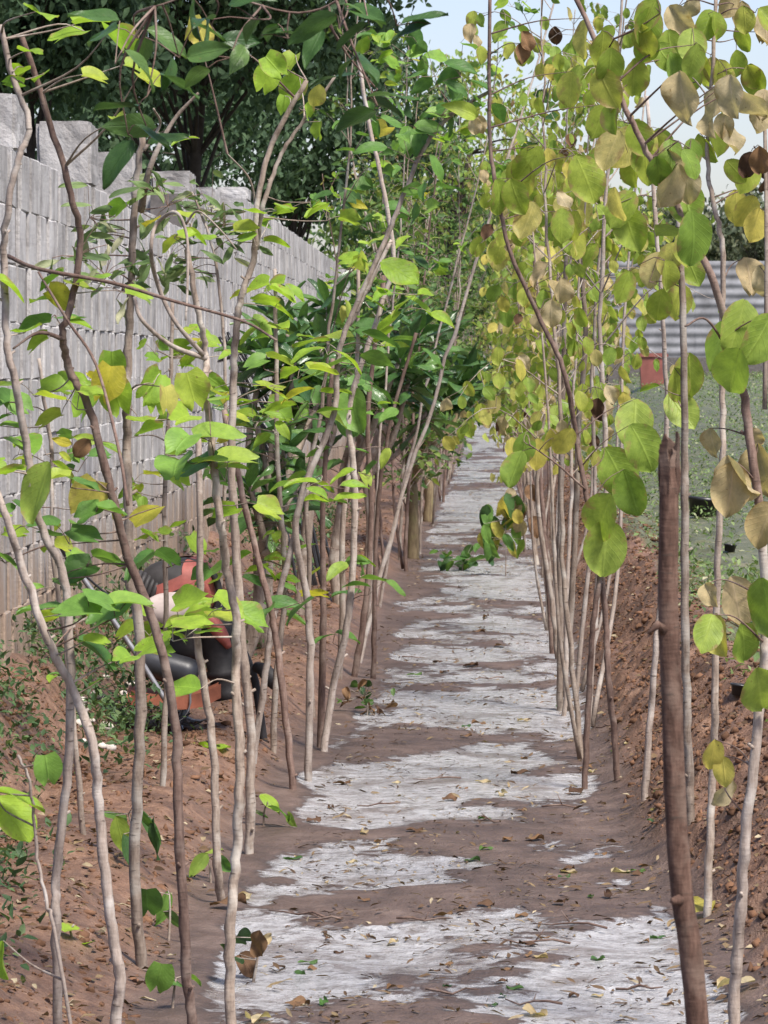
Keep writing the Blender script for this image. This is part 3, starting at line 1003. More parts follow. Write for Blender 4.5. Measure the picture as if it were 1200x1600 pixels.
sapling('slim grey sapling with dark buds just beyond the leaning round-leaved one',
        [([(1120, -10), (1112, 120), (1105, 250), (1118, 330), (1130, 400), (1128, 560), (1130, 700), (1125, 800), (1120, 925), (1117, 1100), (1115, 1190), (1108, 1345)], 8, 19)],
        SP([(1090, 35), (1110, 85), (1135, 110), (1045, 50), (1150, 60), (1185, 110), (1100, 215), (1155, 250), (1075, 130), (1180, 20)], 2, 52, 'oval', 'oval', 'v') + SP([(1060, 10), (1130, 190), (1190, 160)], 2, 50, 'oval', 'dry', 'v') + SP([(1165, 330), (1180, 352), (1150, 322)], 1, 52, 'oval', 'yellow', 'v') + SP([(1170, 430), (1196, 442)], 1, 60, 'oval', 'dry', 'v')
        + SP([(1150, 10), (1190, 50)], 2, 48, 'oval', 'dry', 'v') + SP([(1180, 230), (1190, 260)], 2, 46, 'oval', 'brown', 'v'),
        10.4, 'bark', GR, 22, branches=[([(1105, 150), (1080, 120), (1060, 125)], 3, 1), ([(1195, 190), (1198, 400), (1195, 640)], 6, 8)])
sapling('grey sapling standing close behind the broken brown stake',
        [([(1060, 330), (1068, 500), (1070, 700), (1070, 800), (1072, 1050), (1077, 1190), (1078, 1262)], 14, 22)],
        SP([(1065, 642)], 1, 76, 'oval', 'ovalg', 'v') + SP([(1058, 602), (1075, 585)], 1, 60, 'oval', 'oval', 'v') + SP([(1060, 470), (1080, 420), (1068, 390), (1045, 405)], 1, 60, 'oval', 'oval', 'v')
        + SP([(1015, 440), (1022, 402)], 2, 56, 'oval', 'oval', 'v') + SP([(1015, 607)], 1, 36, 'oval', 'ovalg', 'h'), 11.6, 'bark', GR, 23)
sapling('pale sapling half hidden by the stake, its foot low on the earth ridge',
        [([(1010, 150), (1030, 420), (1042, 640), (1038, 850), (1026, 1000), (1018, 1100), (1008, 1232)], 8, 17)],
        SP([(985, 250), (1010, 200), (960, 320)], 3, 64, 'oval', 'oval', 'v'), 12.8, 'barkp', GR, 24)
sapling('dark twisting sapling with forked pale foot, big green leaves hanging by the stake',
        [([(765, -10), (765, 200), (776, 300), (800, 400), (840, 490), (880, 575), (900, 680), (915, 765), (935, 860), (947, 975), (950, 1050), (960, 1157)], 8, 15),
         ([(938, 890), (927, 975), (920, 1078)], 12, 14)],
        SP([(940, 808), (946, 856)], 1, 92, 'oval', 'ovalg', 'v') + SP([(965, 738), (990, 662), (1005, 700), (985, 770)], 1, 90, 'oval', 'ovalg', 'v')
        + SP([(820, 700), (804, 732)], 1, 54, 'oval', 'ovalg', 'v') + SP([(815, 676), (872, 682)], 2, 46, 'oval', 'yellow', 'v') + SP([(868, 430), (850, 470)], 2, 44, 'oval', 'dry', 'v')
        + SP([(915, 280)], 1, 78, 'oval', 'oval', 'v') + SP([(890, 140), (912, 60), (935, 190)], 1, 62, 'oval', 'oval', 'v') + SP([(815, 68)], 2, 36, 'oval', 'brown', 'v')
        + SP([(800, 280), (820, 330), (835, 230), (880, 330)], 2, 58, 'oval', 'oval', 'v'),
        13.8, 'barkd', GR, 25, branches=[([(915, 765), (870, 725), (828, 695)], 4, 2)])
sapling('tall grey sapling pair at the edge of the pale silt, feet close together',
        [([(905, 380), (915, 520), (905, 650), (900, 800), (893, 950), (880, 1050), (892, 1112)], 10, 17), ([(885, 400), (880, 600), (876, 800), (875, 1055)], 9, 17)],
        SP([(930, 380), (950, 330), (900, 300), (870, 350)], 3, 54, 'oval', 'oval', 'v'), 17.0, 'bark', GR, 26)
sapling('dark slim sapling at the path edge left of the tall grey pair',
        [([(830, 300), (840, 520), (842, 700), (852, 850), (862, 1010)], 7, 13)], SP([(820, 330), (850, 280), (800, 380), (840, 420)], 3, 46, 'oval', 'oval', 'v'), 20.5, 'barkd', GR, 27)


# broken stake
def build_stake():
    D = 5.0
    rr = random.Random(3)
    pts = [at(x, y, D) for (x, y) in [(1046, 728), (1045, 810), (1044, 950), (1050, 1100), (1055, 1250), (1066, 1400), (1090, 1600)]]
    pts = to_ground(pts, D)
    sp = smooth_path(pts, 8); n = len(sp)
    t = thing('broken_stake', 'thick reddish brown cut stem with a split broken top, nearest the camera', 'stake', sp[-1])
    mb = MB()
    rad = [px2m(30 + 7 * i / (n - 1), D) / 2 for i in range(n)]
    mb.tube(sp, rad, 16, True, .06, 3)
    # bud spur
    q = at(1030, 975, D)
    mb.tube([at(1036, 984, D - .01), at(1028, 976, D - .02), at(1012, 990, D - .025)], [.008, .006, .002], 7)
    mb.tube([at(1066, 1405, D), at(1052, 1408, D - .03)], [.010, .005], 6)
    wpart('stem', mb.mesh('stem', M['stake']), t)
    # splintered top: four uneven slivers round a hollow
    R0 = px2m(30, D) / 2
    for k, (an, wdt, yt, m) in enumerate(((-2.2, .95, 678, 'stake'), (-1.2, .55, 700, 'stake'), (-.45, .7, 674, 'stake'), (.5, .9, 690, 'stake'), (1.5, 1.0, 684, 'stake'), (2.7, 1.0, 694, 'stake'), (-1.7, .6, 708, 'wood_in'), (.1, .8, 704, 'wood_in'))):
        ctr = at(1046, 770, D)
        top_z = at(1046, yt, D).z
        rad_ = R0 * (1.0 if m == 'stake' else .55)
        dv = Vector((math.cos(an), math.sin(an), 0)); sv = Vector((-math.sin(an), math.cos(an), 0))
        V = []; Fc = []
        hs = (0, .4, .72, .9, 1.0)
        for i, h in enumerate(hs):
            z = ctr.z + (top_z - ctr.z) * h
            wd = rad_ * wdt * (1.0, 1.0, .9, .6, .12)[i] * .62
            jog = .0022 * math.sin(i * 2.3 + k)
            for (a_, b_) in ((-1, .98), (1, .98), (.8, .62), (-.8, .62)):
                V.append(Vector((ctr.x, ctr.y, z)) + sv * (a_ * wd + jog) + dv * rad_ * (b_ + .05 * h + (.04 if abs(a_) < .9 else 0)))
        for i in range(len(hs) - 1):
            for q_ in range(4):
                Fc.append((4 * i + q_, 4 * i + (q_ + 1) % 4, 4 * i + 4 + (q_ + 1) % 4, 4 * i + 4 + q_))
        n4 = 4 * (len(hs) - 1)
        Fc.append((n4, n4 + 1, n4 + 2, n4 + 3))
        wpart('splinter', mesh_np('splinter', V, Fc, M[m], smooth=False), t)


build_stake()


# ------------------------------------------------------------------ rows going into the distance
def gen_sapling(rr, H, r0, kind, nb=8, nl=9, fork=False, f0=.36):
    """local meshes: stem, branches, leaf matrices"""
    lean = Vector((rr.gauss(0, .10), rr.gauss(0, .10), 0))
    pts = []
    x = Vector((0, 0, -.08)); d = lean * .3
    K = 9
    for i in range(K + 1):
        pts.append(x.copy())
        d = d * .75 + Vector((rr.gauss(0, .085), rr.gauss(0, .085), 0)) + lean * .25 * .3
        x = x + Vector((d.x * .8, d.y * .8, 1)) * (H / K)
    sp = smooth_path(pts, 4)
    sp = [p + Vector((rr.gauss(0, .0035), rr.gauss(0, .0035), 0)) for p in sp]
    n = len(sp)
    stem = MB(); stem.tube(sp, [r0 * (1 - .78 * i / (n - 1)) for i in range(n)], 7, True, .2, rr.randrange(999))
    if fork:
        i0 = int(n * .03)
        q = sp[i0]; off = Vector((rr.uniform(-.12, .12), rr.uniform(-.1, .1), 0))
        p2 = [q + off * .3] + [sp[int(n * k)] + off * (1 + 1.5 * k) for k in (.2, .45, .7)]
        s2 = smooth_path(p2, 5)
        stem.tube(s2, [r0 * .8 * (1 - .7 * i / (len(s2) - 1)) for i in range(len(s2))], 6, True, .2, rr.randrange(999))
    brs = []; lv = []
    for b in range(nb):
        f = f0 + (.98 - f0) * (b + rr.random()) / nb
        q = sp[min(n - 1, int(f * (n - 1)))]
        a = rr.uniform(0, 6.28); up = rr.uniform(.35, 1.1)
        L = rr.uniform(.25, .65) * (1.15 - .5 * f)
        dv = Vector((math.cos(a), math.sin(a), up)).normalized()
        e = q + dv * L + Vector((0, 0, -.12 * L if kind != 'oval' else -.3 * L))
        mid = q + dv * L * .55 + Vector((0, 0, .04))
        bp = smooth_path([q, mid, e], 4)
        mb = MB(); rb = r0 * .32 * (1.1 - f * .5)
        mb.tube(bp, [rb * (1 - .75 * i / (len(bp) - 1)) for i in range(len(bp))], 5, False)
        ls = []
        for k in range(nl):
            t = .25 + .75 * (k + rr.random()) / nl
            p = bp[min(len(bp) - 1, int(t * (len(bp) - 1) + .5))]
            off = Vector((rr.gauss(0, .035), rr.gauss(0, .035), rr.gauss(0, .03)))
            tip, nrm = leaf_dirs('v' if kind == 'oval' else ('h' if rr.random() < .6 else 'm'), rr)
            s = rr.uniform(.042, .075) if kind == 'oval' else rr.uniform(.055, .095)
            ls.append(Matrix.Translation(p + off) @ frame(tip, nrm).to_4x4() @ Matrix.Scale(s, 4))
            mb.tube([p, p + off], [.0012, .001], 3, False)
        brs.append(mb); lv.append(ls)
    return stem, brs, lv


def proto_near(seed, kind):
    rr = random.Random(seed)
    st, br, lv = gen_sapling(rr, rr.uniform(2.7, 3.7), rr.uniform(.009, .015), kind, 7 if kind == 'green' else 17, 8 if kind == 'green' else 9, rr.random() < .5, .52 if kind == 'green' else .38)
    bk = rr.choice(['bark', 'bark', 'barkp', 'barkd'])
    leaves = []
    for j, ls in enumerate(lv):
        for m in ls:
            if kind == 'oval':
                mt = rr.choices(['oval', 'ovalg', 'yellow', 'dry', 'brown'], [6, 4, 1.2, 1.0, .12])[0]; sh = 'oval'
            else:
                mt = rr.choices(['green', 'lime', 'dark', 'yellow'], [6, 4, 2, .3])[0]; sh = rr.choice(['point', 'point', 'lobed'])
            leaves.append((leaf_mesh(sh, mt, rr.randrange(6)), m, j))
    return st.mesh('stem', M[bk]), [b.mesh('branch', M[bk]) for b in br], leaves


def proto_far(seed, kind):
    rr = random.Random(seed)
    st, br, lv = gen_sapling(rr, rr.uniform(2.8, 4.5), rr.uniform(.011, .018), kind, 20 if kind == 'green' else 17, 13, rr.random() < .6, .16 if kind == 'green' else .28)
    for b in br:
        st.add(b.v, b.f)
    ms = [m @ Matrix.Scale(1.12, 4) for ls in lv for m in ls]
    return st.mesh('trunk', M[rr.choice(['bark', 'barkd', 'bark'])]), cloud('crown', 'oval' if kind == 'oval' else 'point', 'fary' if kind == 'oval' else 'far', ms)


ORD = ['first', 'second', 'third', 'fourth', 'fifth', 'sixth', 'seventh', 'eighth', 'ninth', 'tenth', 'eleventh', 'twelfth', 'thirteenth', 'fourteenth']
NEARL = [proto_near(100 + i, 'green') for i in range(4)]
NEARR = [proto_near(200 + i, 'oval') for i in range(4)]
FARL = [proto_far(300 + i, 'green') for i in range(6)]
FARR = [proto_far(400 + i, 'oval') for i in range(6)]


def row(side):
    rr = random.Random(17 if side < 0 else 19)
    y = 16.4 if side < 0 else 14.8
    k = 0
    nm = 'wall' if side < 0 else 'field'
    while y < 102:
        x = (-.66 if side < 0 else .40) + rr.gauss(0, .05)
        near = y < 27
        far_grp = None
        if near:
            lab = (f'thin sapling in the wall-side row, {ORD[k]} beyond the pale arching pair' if side < 0 else
                   f'thin yellow-leaved sapling in the field-side row, {ORD[k]} beyond the forked dark one')
            grp = f'middle saplings of the row by the {nm}'
        else:
            lab = ('slender green sapling of the wall-side row, in the crowded far part' if side < 0 else
                   'slender yellow-green sapling of the field-side row, in the crowded far part')
            grp = f'far saplings of the row by the {nm}'
        t = thing('sapling', lab, 'sapling', (x, y, hz(x, y)), grp)
        t.rotation_euler = (rr.gauss(0, .03), (rr.gauss(.045, .06) if side < 0 else rr.gauss(-.02, .05)), rr.uniform(0, 6.28) if not near else rr.uniform(-.5, .5))
        s = rr.uniform(.85, 1.15)
        t.scale = (s, s, s * rr.uniform(.95, 1.1))
        if near:
            st, brs, lv = rr.choice(NEARL if side < 0 else NEARR)
            obj('stem', st, t)
            bo = [obj('branch', b, t) for b in brs]
            for (me, m, j) in lv:
                obj('leaf', me, bo[j], m)
        else:
            tr, cr = rr.choice(FARL if side < 0 else FARR)
            obj('trunk', tr, t)
            obj('crown', cr, t, kind='stuff')
        k += 1
        y += rr.uniform(.8, 1.4) * (1.25 if y > 40 else (2.3 if near and side < 0 else 1))


row(-1)
row(1)


# ------------------------------------------------------------------ rosette-leaved small trees by the wall
def rosette_tree(label, bx, by, heads, seed, trunk_r=.035, bark='bark', leaf=.27, n=15, mossy=False):
    rr = random.Random(seed)
    z = hz(bx, by)
    t = thing('frangipani_tree', label, 'tree', (bx, by, z), 'dark rosette-leaved trees by the wall')
    base = Vector((bx, by, z - .05))
    fork = base + Vector((rr.gauss(0, .05), rr.gauss(0, .05), rr.uniform(.55, .8)))
    mb = MB(); mb.tube(smooth_path([base, base.lerp(fork, .5) + Vector((rr.gauss(0, .03), 0, 0)), fork], 5), [trunk_r * (1.15 - .35 * i / 10) for i in range(11)], 10, True, .2, seed)
    wpart('trunk', mb.mesh('trunk', M[bark]), t)
    for h in heads:
        h = Vector(h)
        mb = MB()
        sp = smooth_path([fork, fork.lerp(h, .5) + Vector((rr.gauss(0, .06), rr.gauss(0, .06), -.06)), h], 5)
        mb.tube(sp, [trunk_r * (.7 - .3 * i / (len(sp) - 1)) for i in range(len(sp))], 7, True, .2, seed + 3)
        wpart('branch', mb.mesh('branch', M[bark]), t)
        for k in range(n):
            az = k * 2.399 + rr.gauss(0, .2); el = 1.05 - 1.6 * k / n + rr.gauss(0, .15)
            tip = Vector((math.cos(az) * math.cos(el), math.sin(az) * math.cos(el), math.sin(el)))
            nrm = Vector((0, 0, 1)) + Vector((rr.gauss(0, .2), rr.gauss(0, .2), 0))
            p = h + Vector((0, 0, -.10 * k / n))
            s = leaf * rr.uniform(.75, 1.15)
            wpart('leaf', leaf_mesh('lance', 'lance', rr.randrange(4)), t, Matrix.Translation(p) @ frame(tip, nrm).to_4x4() @ Matrix.Scale(s, 4))


rosette_tree('dark rosette-leaved tree against the far wall, its glossy heads highest of the row', -1.05, 21.0, [at(512, 478, 21), at(545, 505, 21.2), at(470, 520, 20.8), at(500, 545, 20.6), at(540, 560, 20.9), at(440, 500, 21.3)], 1, leaf=.27, n=18)
rosette_tree('low dark rosette-leaved tree in front of the leaning black hoses', -1.15, 17.2, [at(400, 660, 17.2), at(445, 700, 17.3), at(390, 760, 17), at(470, 750, 17.4), at(430, 790, 17.1)], 2, leaf=.21, n=16)
rosette_tree('dark rosette-leaved tree filling the gap behind the pale arching stems', -.88, 22.5, [at(590, 545, 22.5), at(560, 590, 22.2), at(625, 560, 22.3), at(600, 600, 22.6), at(640, 590, 22.4), at(575, 630, 22.4)], 3, leaf=.26, n=18)
rosette_tree('rosette-leaved tree with thick mossy trunk at the path edge', -.62, 30.5, [at(690, 580, 30), at(655, 610, 30.3), at(725, 600, 30.4), at(640, 560, 30.6), at(680, 540, 30.5), at(700, 620, 30.2), at(660, 650, 30.2)], 4, .048, 'moss', .32, 18)
rosette_tree('farther rosette-leaved tree, second mossy trunk beyond the thick one', -.62, 38.0, [at(715, 575, 38), at(690, 540, 38.2), at(742, 592, 38), at(720, 620, 38)], 5, .045, 'moss', .36, 16)
rosette_tree('dark rosette-leaved tree between the hoses and the arching stems', -1.12, 19.0, [at(430, 575, 19), at(480, 590, 19.1), at(415, 545, 19), at(460, 560, 18.8), at(500, 620, 18.9), at(450, 630, 19)], 6, leaf=.25, n=18)
rosette_tree('rosette-leaved tree half hidden below the arching stems, leaves nearly black', -.85, 26.5, [at(610, 600, 26.5), at(655, 520, 26.3), at(620, 500, 26.6), at(670, 640, 26.4), at(650, 575, 26.2)], 7, leaf=.30, n=18)


# ------------------------------------------------------------------ big trees behind the wall and at the far end
def crown_tree(name, label, loc, H, R, cz, mat, leafs, n, seed, bark='barkk', clumps=60, group=None, shape='point', squash=.8):
    rr = random.Random(seed)
    t = thing(name, label, 'tree', loc, group)
    mb = MB()
    tr = .011 * H
    tp = smooth_path([Vector((0, 0, -.2)), Vector((rr.gauss(0, .1), 0, cz * .5)), Vector((rr.gauss(0, .2), 0, cz))], 5)
    mb.tube(tp, [tr * (1 - .5 * i / 10) for i in range(11)], 9, True, .2, seed)
    cs = []
    for k in range(clumps):
        while True:
            v = Vector((rr.uniform(-1, 1), rr.uniform(-1, 1), rr.uniform(-1, 1)))
            if .25 < v.length < 1:
                break
        c = Vector((v.x * R, v.y * R, cz + v.z * R * squash + R * .1))
        cs.append((c, R * rr.uniform(.16, .34)))
        if k % 3 == 0:
            q = tp[rr.randrange(5, len(tp))]
            mb.tube(smooth_path([q, q.lerp(c, .5) + Vector((0, 0, .15 * R * rr.random())), c], 3), [tr * .3, tr * .25, tr * .2, tr * .15, tr * .11, tr * .08, tr * .05], 5, False)
    me_t = mb.mesh('trunk', M[bark])
    pos = []
    for i in range(n):
        c, r = cs[i % clumps]
        v = Vector((rr.gauss(0, 1), rr.gauss(0, 1), rr.gauss(0, .8)))
        v = v.normalized() * r * rr.random() ** .45
        tip, nrm = leaf_dirs('m', rr)
        tip.z -= .5
        pos.append(Matrix.Translation(c + v) @ frame(tip, nrm + v.normalized() * .5).to_4x4() @ Matrix.Scale(leafs * rr.uniform(.7, 1.3), 4))
    obj('trunk', me_t, t)
    obj('crown', cloud('crown', shape, mat, pos), t, kind='stuff')
    return t


def big_tree(label, px, py, D, z0, H, R, cz, mat, leafs, n, seed, **kw):
    p = at(px, py, D)
    return crown_tree('shade_tree', label, (p.x, D, z0), H, R, cz, mat, leafs, n, seed, **kw)


sapling('thin sapling with sprays of narrow drooping leaves against the wall blocks',
        [([(300, 300), (330, 380), (345, 470), (352, 600), (350, 800), (340, 1000), (330, 1120)], 5, 10)],
        SP([(290, 325), (330, 335), (265, 400), (300, 420), (350, 350), (380, 370), (245, 440)], 10, 40, 'lance', 'weed', 'm'), 16.0, 'bark', GL, 14)
GB = 'dark trees behind the block wall'
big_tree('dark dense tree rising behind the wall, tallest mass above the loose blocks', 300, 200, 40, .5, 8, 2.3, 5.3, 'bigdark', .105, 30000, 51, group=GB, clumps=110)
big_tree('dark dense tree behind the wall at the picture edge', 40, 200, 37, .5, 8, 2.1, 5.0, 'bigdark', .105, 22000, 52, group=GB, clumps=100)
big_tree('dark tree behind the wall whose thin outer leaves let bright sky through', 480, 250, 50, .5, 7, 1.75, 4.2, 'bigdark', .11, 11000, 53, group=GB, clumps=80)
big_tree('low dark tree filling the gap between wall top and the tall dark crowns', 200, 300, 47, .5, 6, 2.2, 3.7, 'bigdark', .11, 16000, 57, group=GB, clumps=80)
GE = 'trees closing the far end of the path'
big_tree('pale green tree closing the end of the path, left of its axis', 655, 400, 106, .6, 8, 2.6, 3.9, 'far', .20, 7000, 54, group=GE, squash=1.2)
big_tree('leafy tree at the very end of the path, straight ahead', 770, 470, 112, .6, 8, 2.4, 3.2, 'far', .20, 7000, 55, group=GE, squash=1.2)
big_tree('yellowish tree at the end of the path behind the field-side row', 880, 430, 110, .9, 8, 2.6, 3.7, 'fary', .20, 7000, 56, group=GE, squash=1.1)
big_tree('bushy green tree between the far wall end and the path', 600, 420, 70, .5, 6, 1.5, 3.0, 'far', .15, 2600, 58, group=GE, squash=1.1)
big_tree('airy pale green tree arching above the middle of the far path', 690, 200, 62, .1, 8, 1.7, 4.9, 'fary', .11, 4200, 59, group=GE, squash=.9, clumps=70)
GF = 'hazy trees beyond the metal fence'
for i, (px, D, R, cz, lab) in enumerate([(1000, 118, 2.4, 3.1, 'grey-green distant tree beyond the fence, nearest the planted row'),
                                         (1085, 124, 2.7, 3.0, 'grey-green distant tree beyond the middle of the fence'),
                                         (1175, 120, 2.7, 3.3, 'grey-green distant tree beyond the fence, farthest from the path'),
                                         (1260, 122, 2.8, 3.2, 'grey-green distant tree beyond the fence at the picture edge')]):
    big_tree(lab, px, 400, D, 1.35, 6, R, cz, 'haze_leaf', .22, 6000, 70 + i, group=GF, squash=.85)


# ------------------------------------------------------------------ metal fence, red bin and pots on the field
def build_fence():
    D = 85.0
    a = at(950, 560, D); b = at(1330, 560, D)
    z0 = at(1000, 562, D).z; z1 = at(1000, 408, D).z
    t = thing('metal_fence', 'grey fence of horizontal corrugated metal sheets across the far end of the field', 'fence', (a.x, D, z0))
    x = a.x
    k = 0
    rr = random.Random(4)
    while x < b.x:
        W = .98
        V = []; Fc = []
        rows = 66
        for i in range(rows + 1):
            z = z0 + (z1 - z0) * i / rows
            off = .016 * math.sin(2 * math.pi * (z - z0) / .215)
            for xx in (x, x + W):
                V.append((xx, D + off + (.006 if k % 2 else 0), z + rr.uniform(-.002, .002)))
        for i in range(rows):
            Fc.append((2 * i, 2 * i + 1, 2 * i + 3, 2 * i + 2))
        wpart('sheet', mesh_np('sheet', V, Fc, M['tin']), t)
        if k % 2 == 0:
            mb = MB(); mb.box((x, D + .10, (hz(x, D) - .3 + z1 + .05) / 2), (.07, .07, z1 + .05 - hz(x, D) + .3))
            wpart('post', mb.mesh('post', M['barkd'], False), t)
        x += W - .02; k += 1
    mb = MB(); mb.box(((a.x + b.x) / 2, D + .06, (z0 + hz(a.x, D)) / 2 - .2), (b.x - a.x, .12, max(.1, z0 - hz(a.x, D)) + .5))
    wpart('plinth', mb.mesh('plinth', M['mortar'], False), t)


build_fence()


def build_bin():
    p = at(1020, 585, 70)
    z = hz(p.x, p.y)
    t = thing('red_bin', 'faded red square bin standing in front of the metal fence', 'bin', (p.x, 70, z))
    s = px2m(42, 70)
    zt = at(1020, 552, 70).z
    h = zt - z
    V = []
    for (zz, q) in ((-.02, .44), (h, .5)):
        for (a, b) in ((-1, -1), (1, -1), (1, 1), (-1, 1)):
            V.append((a * q * s, b * q * s, zz))
    for (zz, q) in ((h, .46), (h * .3, .42)):
        for (a, b) in ((-1, -1), (1, -1), (1, 1), (-1, 1)):
            V.append((a * q * s, b * q * s, zz))
    Fc = [(3, 2, 1, 0)] + [(k, (k + 1) % 4, 4 + (k + 1) % 4, 4 + k) for k in range(4)] + [(4 + k, 4 + (k + 1) % 4, 8 + (k + 1) % 4, 8 + k) for k in range(4)]
    Fc += [(8 + k, 8 + (k + 1) % 4, 12 + (k + 1) % 4, 12 + k) for k in range(4)] + [(12, 13, 14, 15)]
    obj('body', mesh_np('body', V, Fc, M['red'], smooth=False), t)
    mb = MB()
    for (c, d) in (((0, -.515 * s, h * .93), (s * 1.06, .03, .05)), ((0, .515 * s, h * .93), (s * 1.06, .03, .05)), ((-.515 * s, 0, h * .93), (.03, s, .05)), ((.515 * s, 0, h * .93), (.03, s, .05))):
        mb.box(c, d)
    obj('rim', mb.mesh('rim', M['red'], False), t)


build_bin()


def lathe(prof, n=20):
    mb = MB()
    V = []; Fc = []
    for (r, z) in prof:
        for j in range(n):
            a = 2 * math.pi * j / n
            V.append((r * math.cos(a), r * math.sin(a), z))
    for i in range(len(prof) - 1):
        for j in range(n):
            j2 = (j + 1) % n
            Fc.append((i * n + j, i * n + j2, (i + 1) * n + j2, (i + 1) * n + j))
    mb.add(V, Fc)
    return mb


def pot(px, py, wpx, label):
    g = on_ground(px, py)
    s = px2m(wpx, g.y) / 2
    mb = lathe([(.0, .02 * s), (s * .78, 0), (s * .95, s * 1.0), (s * 1.06, s * 1.0), (s * 1.06, s * 1.18), (s * .96, s * 1.18), (s * .9, s * .7), (0, s * .62)])
    o = obj('plant_pot', mb.mesh('plant_pot', M['black']))
    o.location = g
    o.rotation_euler = (0, .1, 0)
    tag(o, label, 'pot', 'black pots on the weedy field')


pot(1098, 808, 52, 'wide black plastic pot on the weedy field behind the broken stake')
pot(1155, 1088, 30, 'small black plastic pot at the field edge near the leaning sapling')
pot(1140, 862, 20, 'tiny black plastic pot farther out among the field weeds')


# ------------------------------------------------------------------ black hoses leaning on the wall
def build_hoses():
    rr = random.Random(9)
    D = 24.0
    t = thing('hose_bundle', 'bundle of black irrigation hoses leaning against the block wall', 'hose', at(450, 720, D))
    for k in range(9):
        o = k * 7 - 26
        pts = [at(352 + o * .25 + rr.gauss(0, 3), 525 + rr.gauss(0, 8), D + .05), at(378 + o * .55 + rr.gauss(0, 3), 575, D), at(405 + o * .7 + rr.gauss(0, 4), 635, D - .02 * k), at(432 + o * .75, 690, D - .02 * k), at(452 + o * .8, 735 + rr.gauss(0, 10), D)]
        pts = to_ground(pts, D)
        sp = smooth_path(pts, 6)
        mb = MB(); mb.tube(sp, .011, 8)
        wpart('hose', mb.mesh('hose', M['black']), t)
    for (x, y) in ((366, 556), (440, 705)):
        mb = MB()
        c = at(x, y, D - .05)
        ring = [c + Vector((.10 * math.cos(a), .09 * math.sin(a), .035 * math.cos(a))) for a in np.linspace(0, 6.283, 17)]
        mb.tube(ring, .008, 6)
        wpart('tie', mb.mesh('tie', M['black']), t)


build_hoses()


# ------------------------------------------------------------------ walk-behind tiller parked on the bank
def rounded(c, half, p=2.6, n=28, m=18, R=None, nz=0.0):
    """superellipsoid"""
    V = []; Fc = []
    f = lambda t: math.copysign(abs(t) ** (2 / p), t)
    for i in range(m + 1):
        ph = -math.pi / 2 + math.pi * i / m
        for j in range(n):
            th = 2 * math.pi * j / n
            v = Vector((half[0] * f(math.cos(ph)) * f(math.cos(th)), half[1] * f(math.cos(ph)) * f(math.sin(th)), half[2] * f(math.sin(ph))))
            if nz:
                v *= 1 + nz * mnoise.noise(v * 16)
            V.append((R @ v if R else v) + Vector(c))
    for i in range(m):
        for j in range(n):
            j2 = (j + 1) % n
            Fc.append((i * n + j, i * n + j2, (i + 1) * n + j2, (i + 1) * n + j))
    return V, Fc


